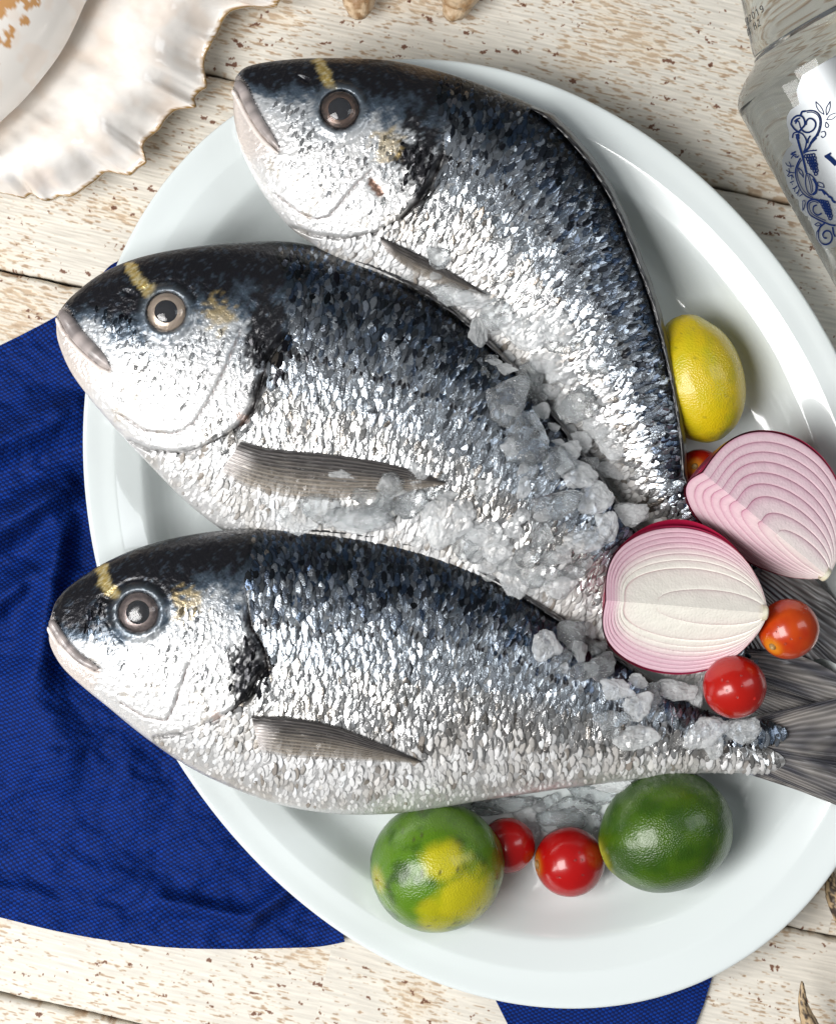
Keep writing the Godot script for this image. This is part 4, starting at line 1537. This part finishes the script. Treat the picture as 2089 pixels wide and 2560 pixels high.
func tomato(px: float, py: float, r_u: float, h: float, axis: Vector3, label: String, orange: float, drops: int, seed_: int) -> void:
	var r := r_u * U * (EYE - h) / EYE
	var o := thing("cherry_tomato", label, "tomato", Vector3.ZERO, "cherry tomatoes on the platter")
	place(o, px, py, h, axis)
	var pts := PackedVector3Array()
	var cols := PackedColorArray()
	var nr := 50
	var nc := 60
	for i in nr:
		var th := PI * i / (nr - 1.0)
		var x := -cos(th)
		for j in nc:
			var w := TAU * j / (nc - 1.0)
			var n := Vector3(x, sin(th) * cos(w), sin(th) * sin(w))
			var rr := r * (1.0 + 0.014 * n1.get_noise_3dv(n * 1.2 + Vector3.ONE * seed_)) * (1.0 - 0.05 * exp(-pow((1.0 + x) / 0.03, 2.0)))
			pts.append(n * rr)
			var c := Color(0.38, 0.006, 0.004).lerp(Color(0.50, 0.06, 0.005), clampf(orange + 0.6 * orange * n1.get_noise_3dv(n * 1.4), 0.0, 1.0))
			c = c.lerp(Color(0.68, 0.27, 0.02), exp(-pow((1.0 + x) / 0.06, 2.0)) * 0.8)
			cols.append(c)
	put("flesh", grid(pts, cols, nr, nc, true), M.tomato, o)
	stem_scar(o, Vector3(-r * 0.97, 0, 0), r * 0.13, Vector3(-1, 0, 0), Color(0.42, 0.29, 0.12), Color(0.30, 0.16, 0.05))
	beads(o, r, drops, seed_)
	hset(px, py, h + r)


func produce() -> void:
	var lime_green := Color(0.055, 0.125, 0.004)
	var deep := Color(0.024, 0.070, 0.003)
	var yellow := Color(0.46, 0.42, 0.008)
	# lime with a yellow patch, stem end to the left
	var r := 137.0 * U * (EYE - 0.03) / EYE
	var o := thing("lime", "green lime with a yellow patch and stem scar at left", "lime", Vector3.ZERO, "limes at the platter's foot")
	place(o, 907, 1801, 0.005 + r * 0.97, Vector3(0.88, -0.42, -0.12))
	var bi := o.basis
	put("rind", citrus_mesh(r * 1.0, r * 0.985, r * 0.04, func(n: Vector3) -> Color:
		var wd := bi * n
		var p := Vector2(wd.x, wd.z)
		var nz := n1.get_noise_3dv(n * 1.6) * 0.35 + n2.get_noise_3dv(n * 5.0) * 0.10
		var y1 := p.distance_to(Vector2(0.12, -0.22)) / 0.42 + nz
		var y2 := (p - Vector2(0.42, 0.38)).rotated(0.6).length() / 0.55 + nz
		var y3 := p.distance_to(Vector2(0.05, 0.62)) / 0.40 + nz
		var q := maxf(maxf(1.0 - sm(0.45, 1.05, y1), 1.0 - sm(0.5, 1.1, y2)), 0.75 * (1.0 - sm(0.5, 1.1, y3)))
		var c := deep.lerp(lime_green * 1.5, sm(-0.3, 0.4, n1.get_noise_3dv(n * 2.0) + 0.3)).lerp(yellow, q)
		c = c.lerp(Color(0.30, 0.30, 0.03), exp(-pow((1.0 + n.x) / 0.018, 2.0)))
		var fleck := n3.get_noise_3dv(n * 11.0) + 0.5 * n1.get_noise_3dv(n * 2.3 + Vector3(5, 0, 0))
		c = c.lerp(Color(0.05, 0.05, 0.015), sm(0.78, 0.95, fleck) * 0.8)
		return c), M.citrus, o)
	stem_scar(o, Vector3(-r * 0.985, 0, 0), r * 0.085, Vector3(-1, 0, 0), Color(0.40, 0.28, 0.12), Color(0.28, 0.16, 0.05))
	hset(907, 1801, 0.05)

	r = 128.0 * U * (EYE - 0.03) / EYE
	o = thing("lime", "plain dark green lime at right of the small tomatoes", "lime", Vector3.ZERO, "limes at the platter's foot")
	place(o, 1384, 1727, 0.005 + r * 0.98, Vector3(-0.86, 0.05, 0.34))
	put("rind", citrus_mesh(r * 1.075, r * 0.975, r * 0.05, func(n: Vector3) -> Color:
		var c := deep.lerp(lime_green * 0.85, sm(-0.35, 0.45, n1.get_noise_3dv(n * 1.7 + Vector3(9, 2, 1))))
		c = c.lerp(Color(0.40, 0.42, 0.05), exp(-pow((1.0 - n.x) / 0.035, 2.0)) * 0.9)
		var fleck := n3.get_noise_3dv(n * 16.0)
		c = c.lerp(Color(0.10, 0.16, 0.02), sm(0.7, 0.9, fleck) * 0.5)
		return c), M.citrus, o)
	stem_scar(o, Vector3(r * 1.10, 0, 0), r * 0.05, Vector3(1, 0, 0), Color(0.45, 0.40, 0.18), Color(0.35, 0.30, 0.08))

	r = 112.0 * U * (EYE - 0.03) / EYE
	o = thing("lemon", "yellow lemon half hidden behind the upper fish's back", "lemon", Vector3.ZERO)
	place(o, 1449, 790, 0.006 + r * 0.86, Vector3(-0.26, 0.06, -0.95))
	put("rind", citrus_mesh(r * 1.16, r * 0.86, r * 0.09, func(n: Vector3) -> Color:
		var nz := n1.get_noise_3dv(n * 1.5 + Vector3(3, 3, 3)) * 0.4
		var c := Color(0.62, 0.46, 0.008).lerp(Color(0.50, 0.46, 0.01), sm(-0.1, 0.5, nz))
		c = c.lerp(Color(0.10, 0.15, 0.012), sm(0.80, 1.02, -n.x + nz * 0.4) * 0.85)  # dark green lower end; part of it is shade painted into the rind
		c = c.lerp(Color(0.30, 0.33, 0.012), sm(0.15, 0.45, n1.get_noise_3dv(n * 1.1 + Vector3(0, 6, 2))) * 0.28)
		var fleck := n3.get_noise_3dv(n * 9.0 + Vector3(1, 7, 2))
		c = c.lerp(Color(0.22, 0.20, 0.02), sm(0.72, 0.9, fleck) * 0.6)
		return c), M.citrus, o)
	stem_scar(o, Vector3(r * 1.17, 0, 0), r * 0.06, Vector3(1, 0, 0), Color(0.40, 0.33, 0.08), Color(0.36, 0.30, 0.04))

	tomato(1054, 1756, 58, 0.005 + 58 * U, Vector3(-0.2, 0.3, 0.9), "red cherry tomato tucked behind the yellow-patched lime", 0.0, 0, 31)
	tomato(1183, 1790, 73, 0.005 + 72 * U, Vector3(0.95, -0.2, -0.05), "red cherry tomato between the two limes", 0.0, 6, 32)
	tomato(1637, 1307, 63, 0.050, Vector3(0.62, -0.5, -0.56), "orange-red cherry tomato at right of the lower onion wedge", 0.75, 5, 33)
	tomato(1525, 1427, 66, 0.046, Vector3(0.5, 0.8, 0.3), "red cherry tomato below the lower onion wedge", 0.05, 6, 34)
	tomato(1452, 985, 52, 0.018, Vector3(0.3, -0.9, 0.3), "shaded cherry tomato half hidden left of the upper onion wedge", 0.0, 0, 35)


# ---------------------------------------------------------------- onions

func onion(label: String, tip: Vector2, root: Vector2, h0: float, h1: float, radius: float, slope_a: float, slope_b: float, layers: Array, pink: float, white_core: int, seed_: int, flap: bool) -> void:
	var p0 := P(tip.x, tip.y, h0)
	var p1 := P(root.x, root.y, h1)
	var o := thing("onion_wedge", label, "onion", p0, "cut red onion wedges")
	var x := (p1 - p0).normalized()
	var z := x.cross(Vector3.UP).normalized()
	o.basis = Basis(x, z.cross(x), z)
	var L := p0.distance_to(p1)
	var R := radius * U * (EYE - h0) / EYE
	# the two cut faces run down from the ridge: a towards -z, b towards +z
	var da := Vector3(0, -sin(slope_a), -cos(slope_a))
	var db := Vector3(0, -sin(slope_b), cos(slope_b))
	var na := Vector3(0, cos(slope_a), -sin(slope_a))
	var nb := Vector3(0, cos(slope_b), sin(slope_b))
	var prof := func(k: float, t: float) -> Vector2:   # k: how far in, 0 outermost; t from tip to root
		var start: float = layers[mini(int(k), layers.size() - 1)][0]
		var wide: float = layers[mini(int(k), layers.size() - 1)][1]
		if k > int(k) and int(k) + 1 < layers.size():
			start = lerpf(start, layers[int(k) + 1][0], k - int(k))
			wide = lerpf(wide, layers[int(k) + 1][1], k - int(k))
		var th := PI * t
		var xx := lerpf(start, 1.0, 0.5 - 0.5 * cos(th))
		var rr := wide * pow(maxf(sin(th), 0.0), lerpf(0.68, 1.05, t)) 
		rr = maxf(rr, 0.055 * sm(0.86, 1.0, t) * (1.0 if k < 1.0 else 0.9))
		return Vector2(xx * L, rr * R)
	var nt := 44
	var n_layers := layers.size()
	for k in n_layers:
		# across each layer: a groove at its outer boundary, fleshy crown between
		var rows := [[0.0, -0.0003], [0.07, -0.00004], [0.2, 0.00003], [0.5, 0.00005], [0.8, 0.00003], [0.94, -0.00003], [1.0, -0.0003]]
		var last := k == n_layers - 1
		var parts := []
		for face in 2:
			var pts := PackedVector3Array()
			var cols := PackedColorArray()
			for i in nt + 1:
				var t := i / float(nt)
				for q in rows:
					var c: Vector2 = prof.call(k + q[0], t)
					if last:
						c = prof.call(float(k), t)
						c.y *= 1.0 - q[0]
					var d := da if face == 0 else db
					var n := na if face == 0 else nb
					var wob := 0.00012 * n1.get_noise_3d(c.x * 160.0, c.y * 160.0, face * 5.0 + seed_)
					var lift: float = q[1] * sm(0.0, 0.1, t) * (1.0 - sm(0.8, 1.0, t))
					if last and q[0] > 0.9:
						lift = 0.0
					pts.append(Vector3(c.x, 0, 0) + d * c.y + n * (lift + wob * sm(0.0, 0.15, c.y / R)))
					var fib := n1.get_noise_2d(c.x * 90.0, c.y * 900.0 + seed_)
					var w := sm(0.35, 1.0, (k + q[0]) / maxf(white_core, 1.0))
					var flesh := Color(0.74, 0.50, 0.58).lerp(Color(0.88, 0.85, 0.77), clampf(w + (1.0 - pink), 0.0, 1.0))
					flesh = flesh.lerp(Color(0.84, 0.81, 0.74), sm(0.55, 1.0, t) * 0.75)
					flesh = flesh.lerp(Color(0.56, 0.24, 0.36), (1.0 - sm(0.0, 0.4, q[0])) * 0.7 * (1.0 - 0.8 * w) * (1.0 - 0.6 * sm(0.7, 1.0, t)))
					flesh = flesh * (1.0 + 0.08 * fib)
					if q[0] < 0.03:
						flesh = Color(0.34, 0.06, 0.15).lerp(Color(0.70, 0.56, 0.54), clampf(w * 0.75 + 0.5 * sm(0.75, 1.0, t), 0.0, 1.0))
						if k == 0:
							flesh = Color(0.20, 0.012, 0.035)
					cols.append(flesh)
			if face == 1:      # from the ridge outwards
				var p2 := PackedVector3Array()
				var c2 := PackedColorArray()
				for i in nt + 1:
					for j in range(rows.size() - 1, -1, -1):
						p2.append(pts[i * rows.size() + j])
						c2.append(cols[i * rows.size() + j])
				pts = p2
				cols = c2
			parts.append(grid(pts, cols, nt + 1, rows.size()))
		var st := SurfaceTool.new()
		for p in parts:
			st.append_from(p, 0, Transform3D())
		put("layer", st.commit(), M.onion, o)
	# dark outer skin round the underside, from face a to face b
	var sp := PackedVector3Array()
	var scol := PackedColorArray()
	var w0 := -PI + slope_a     # angle in the z-y plane measured from +z towards +y
	var w1 := -slope_b
	for i in nt + 1:
		var t := i / float(nt)
		var c: Vector2 = prof.call(0.0, t)
		for j in 41:
			var w := lerpf(w1 + 0.012, w0 - 0.012, j / 40.0)
			var bump := 1.012 + 0.006 * n1.get_noise_2d(t * 4.0, w * 2.0)
			sp.append(Vector3(c.x - 0.0004, sin(w) * c.y * bump, cos(w) * c.y * bump))
			var f := n1.get_noise_2d(t * 1.5, w * 22.0)
			scol.append(Color(0.20, 0.008, 0.03).lerp(Color(0.36, 0.03, 0.08), sm(-0.3, 0.5, f)))
	put("outer_skin", grid(sp, scol, nt + 1, 41), M.onion_skin, o)
	# the cut root plate
	var root_o := put("root_plate", dome([[0.0, 0.3], [0.6, 0.25], [1.0, 0.0], [1.05, -0.6]], R * 0.075, func(q: float, w: float) -> Color:
		return Color(0.72, 0.66, 0.48).lerp(Color(0.80, 0.76, 0.62), sm(0.0, 0.6, n1.get_noise_2d(w * 2.0, q * 3.0) + 0.3)), 18), M.onion, o)
	root_o.transform = Transform3D(Basis(Quaternion(Vector3.UP, Vector3.RIGHT)), Vector3(L * 0.995, -R * 0.05, 0))
	if flap:
		# a loose strip of papery skin standing off along face a's edge
		var fp := PackedVector3Array()
		var fc := PackedColorArray()
		for i in 41:
			var t := lerpf(0.20, 0.74, i / 40.0)
			var c: Vector2 = prof.call(0.0, t)
			var open := sin(PI * i / 40.0)
			for j in 9:
				var q := j / 8.0
				var rad := c.y * (1.0 + 0.065 * open) + 0.0003
				var p := Vector3(c.x, 0, 0) + da * rad + na * lerpf(0.0012 * open + 0.0002, -0.006, q) - da * 0.0004 * sin(q * 3.0)
				fp.append(p)
				fc.append(Color(0.33, 0.012, 0.045).lerp(Color(0.20, 0.008, 0.03), q))
		put("loose_skin", sheet(fp, fc, 41, 9, 0.0003, Vector3.ZERO), M.onion_skin, o)


func onions() -> void:
	var l1 := [[-0.03, 1.0], [-0.015, 0.945], [0.0, 0.885], [0.018, 0.82], [0.036, 0.75], [0.052, 0.675], [0.068, 0.59], [0.085, 0.49], [0.30, 0.24]]
	onion("cut red onion wedge with white core lying above two tomatoes", Vector2(1268, 1248), Vector2(1594, 1274), 0.066, 0.064, 214.0, 0.70, 0.80, l1, 0.95, 7, 41, true)
	var l2 := [[-0.02, 1.0], [0.035, 0.91], [0.085, 0.81], [0.135, 0.71], [0.19, 0.60], [0.25, 0.49], [0.33, 0.38], [0.45, 0.27], [0.58, 0.16]]
	onion("pinker cut red onion wedge at right edge below the lemon", Vector2(1464, 986), Vector2(1720, 1198), 0.064, 0.056, 205.0, 0.36, 1.20, l2, 0.85, 13, 42, false)


# ---------------------------------------------------------------- ice and water

func ice_mesh(seed_: int, long: float) -> ArrayMesh:
	var g := RandomNumberGenerator.new()
	g.seed = seed_
	var planes := []
	for i in 16:
		var n := Vector3(g.randfn(), g.randfn(), g.randfn()).normalized()
		planes.append([n, g.randf_range(0.62, 1.0)])
	var pts := PackedVector3Array()
	var nr := 30
	var nc := 43
	var nz := noise(seed_ + 400, 1.0, FastNoiseLite.TYPE_SIMPLEX_SMOOTH, 3)
	for i in nr:
		var th := PI * i / (nr - 1.0)
		for j in nc:
			var w := TAU * j / (nc - 1.0)
			var d := Vector3(sin(th) * cos(w), cos(th), sin(th) * sin(w))
			var acc := 0.0
			for p in planes:
				var c: float = d.dot(p[0])
				if c > 0.05:
					acc += pow(c / p[1], 9.0)
			var r := pow(maxf(acc, 0.02), -1.0 / 9.0)
			r = clampf(r, 0.3, 1.35)
			r *= 1.0 + 0.20 * nz.get_noise_3dv(d * 1.6) + 0.09 * nz.get_noise_3dv(d * 4.5)
			pts.append(Vector3(d.x * long, d.y * 0.8, d.z) * r)
	return grid(pts, PackedColorArray(), nr, nc, true)


func ice() -> void:
	var shapes := []
	for i in 12:
		shapes.append(ice_mesh(100 + i * 13, 1.0 + 0.12 * (i % 3)))
	var g := RandomNumberGenerator.new()
	g.seed = 77
	# [x, y, half width, half height, turn] read in a 1736-wide enlargement of part of the photograph: origin, scale, list, where it lies
	var up := "between the top and middle fish"
	var low := "along the middle fish's belly"
	var right := "beside the lower onion wedge and tomatoes"
	var foot := "between the two limes"
	var sets := [
		[900.0, 600.0, 0.5184, up, [[385,95,50,60], [380,165,28,30], [245,165,45,30], [325,200,32,25], [450,255,76,60], [555,285,70,50], [660,360,85,75], [565,455,50,98], [800,450,82,112], [925,395,72,92], [890,470,34,46], [1025,500,70,56], [1130,590,50,60], [985,615,60,72], [880,590,60,50], [715,570,42,26], [690,625,45,30], [640,590,30,16], [810,690,66,95], [690,800,98,128], [590,660,30,42], [920,730,50,46], [980,810,56,98], [1080,790,72,100], [880,830,42,50], [835,985,86,106], [1050,975,62,50], [1200,960,90,70], [940,1080,60,80], [1020,1130,82,70], [1000,1030,60,50], [925,1290,112,72], [1130,1260,76,82], [1195,1100,72,48], [785,1200,30,56], [560,1195,70,44], [1200,1390,50,88], [1265,1310,76,50], [1020,1350,42,34], [830,1110,40,50], [720,1000,30,40], [1130,900,40,60], [1090,1090,50,40], [740,910,40,30]]],
		[900.0, 600.0, 0.5184, low, [[400,1340,82,130], [270,1140,65,76], [150,1180,70,72], [60,1350,100,72], [490,1290,50,52], [480,1450,62,60], [620,1410,62,50], [740,1400,52,42], [870,1420,42,62], [1060,1450,76,62], [660,1510,72,50], [800,1530,62,62], [850,1610,80,58], [725,1640,56,76], [960,1530,52,42], [940,1680,60,60], [560,1530,42,40], [330,1240,50,60], [230,1280,60,60], [130,1290,50,40], [420,1220,50,40], [560,1420,40,50], [680,1450,40,30], [780,1330,40,40], [900,1540,40,40], [1010,1600,50,40], [300,1440,60,40], [1000,1480,34,30], [1130,1400,34,40], [700,1580,50,34], [620,1560,40,34]]],
		[100.0, 580.0, 0.5184, low, [[1330,1310,112,62], [1250,1395,58,62], [1480,1190,72,62], [1690,1220,60,60], [1540,1380,150,74], [1170,1350,60,40], [1590,1280,60,50], [1420,1380,60,50], [1660,1320,60,50]]],
		[1150.0, 1000.0, 0.541, right, [[380,1130,60,80], [490,1080,54,72], [580,1075,42,60], [545,1155,40,48], [600,1150,32,42], [560,1255,56,40], [650,1240,60,58], [810,1425,62,72], [690,1470,60,48], [960,1340,90,58], [1085,1370,40,78], [1160,1520,90,70], [1180,1600,42,72], [1270,1520,72,50], [790,1570,82,48], [820,1310,60,32], [720,1340,58,48], [470,1190,34,30], [640,1150,30,30], [690,1540,40,30], [880,1380,40,40]]],
		[800.0, 1750.0, 0.7425, foot, [[640,352,86,34], [770,345,36,32], [860,365,80,48], [930,325,80,36], [780,410,72,44], [885,405,60,40], [722,430,30,36], [990,290,60,22], [560,372,40,20], [690,385,40,30]]],
	]
	var k := 0
	for s in sets:
		for a in s[4]:
			one_ice(Vector2(s[0] + a[0] * s[2], s[1] + a[1] * s[2]) * K, a[2] * s[2] * K, a[3] * s[2] * K, shapes[k % 12], s[3], g, k)
			k += 1
	# crumbs between the chunks
	var areas := [[1010, 640, 1090, 760, 8, up], [1060, 800, 1210, 1040, 14, up], [700, 985, 960, 1080, 14, low], [900, 1060, 1220, 1230, 26, low], [1150, 1290, 1290, 1400, 10, right], [1260, 1430, 1440, 1490, 7, right], [1050, 1650, 1230, 1700, 7, foot], [1180, 760, 1260, 960, 8, up]]
	for a in areas:
		for i in a[4]:
			var c := Vector2(g.randf_range(a[0], a[2]), g.randf_range(a[1], a[3]))
			var r := g.randf_range(5.0, 13.0)
			one_ice(c, r * g.randf_range(0.8, 1.3), r, shapes[g.randi() % 12], a[5], g, k)
			k += 1
	var order := ["topmost"]
	for w in ["second", "third", "fourth", "fifth", "sixth", "seventh", "eighth", "ninth", "tenth", "eleventh", "twelfth", "thirteenth", "fourteenth", "fifteenth", "sixteenth", "seventeenth", "eighteenth", "nineteenth", "twentieth"]:
		order.append(w + " from top")
	for kind in chunks:
		var all: Array = chunks[kind]
		all.sort_custom(func(a, b): return a[0] < b[0])
		var n := all.size()
		for i in n:
			if n == 1:
				continue
			var word: String = "lowest" if i == n - 1 else order[i] if i < n / 2 or n - 1 - i > 19 else order[n - 1 - i].replace("from top", "from bottom")
			all[i][1].set_meta("label", "%s, %s" % [kind, word])
	# water drops on the middle fish
	for d in [[720, 635, 42, 24, "oval flat water drop on the middle fish's back"], [895, 780, 29, 29, "largest round water drop on the middle fish's flank"], [776, 842, 19, 17, "round water drop right of the middle fish's gill"], [722, 886, 20, 12, "small water drop above the middle fish's breast fin"]]:
		var h := hget(d[0], d[1])
		var o := put("water_drop", dome([[0.0, 0.50], [0.4, 0.46], [0.75, 0.31], [0.95, 0.10], [1.0, -0.1], [0.9, -0.3], [0.0, -0.3]], 1.0, func(_q: float, _w: float) -> Color: return Color.WHITE, 30), M.water)
		o.transform = Transform3D(Basis.from_scale(Vector3(d[2] * U, d[3] * U * 0.9, d[3] * U)), P(d[0], d[1], h + 0.0008))
		tag(o, d[4], "water drop", "water drops on the fish")


func one_ice(c: Vector2, rx: float, rz: float, shape: Mesh, where: String, g: RandomNumberGenerator, k: int) -> void:
	var h := hget(c.x, c.y)
	for w in 6:
		h = maxf(h, hget(c.x + cos(w) * rx * 0.5, c.y + sin(w) * rz * 0.5) - 0.003)
	var ry := minf(rx, rz) * g.randf_range(0.75, 1.0)
	var clear := g.randf() < 0.42
	var o := put("ice_chunk", shape, M.clear_ice if clear else M.ice)
	var y := h + ry * U * 0.45
	var turn := Basis(Vector3.UP, (PI if g.randf() < 0.5 else 0.0) + g.randf_range(-0.3, 0.3))
	o.transform = Transform3D(Basis.from_scale(Vector3(rx * U, ry * U, rz * U) * 1.05) * turn, P(c.x, c.y, y))
	var size := "large" if maxf(rx, rz) > 38.0 else ("medium" if maxf(rx, rz) > 22.0 else "small")
	var kind := "%s %s ice chunk %s" % [size, "clear" if clear else "frosted", where]
	tag(o, kind, "ice", "crushed ice " + where)
	if not chunks.has(kind):
		chunks[kind] = []
	chunks[kind].append([c.y, o])
	for q in 5:
		hset(c.x + rx * 0.5 * (q % 3 - 1), c.y + rz * 0.4 * (q / 3), h + ry * U * 0.5)
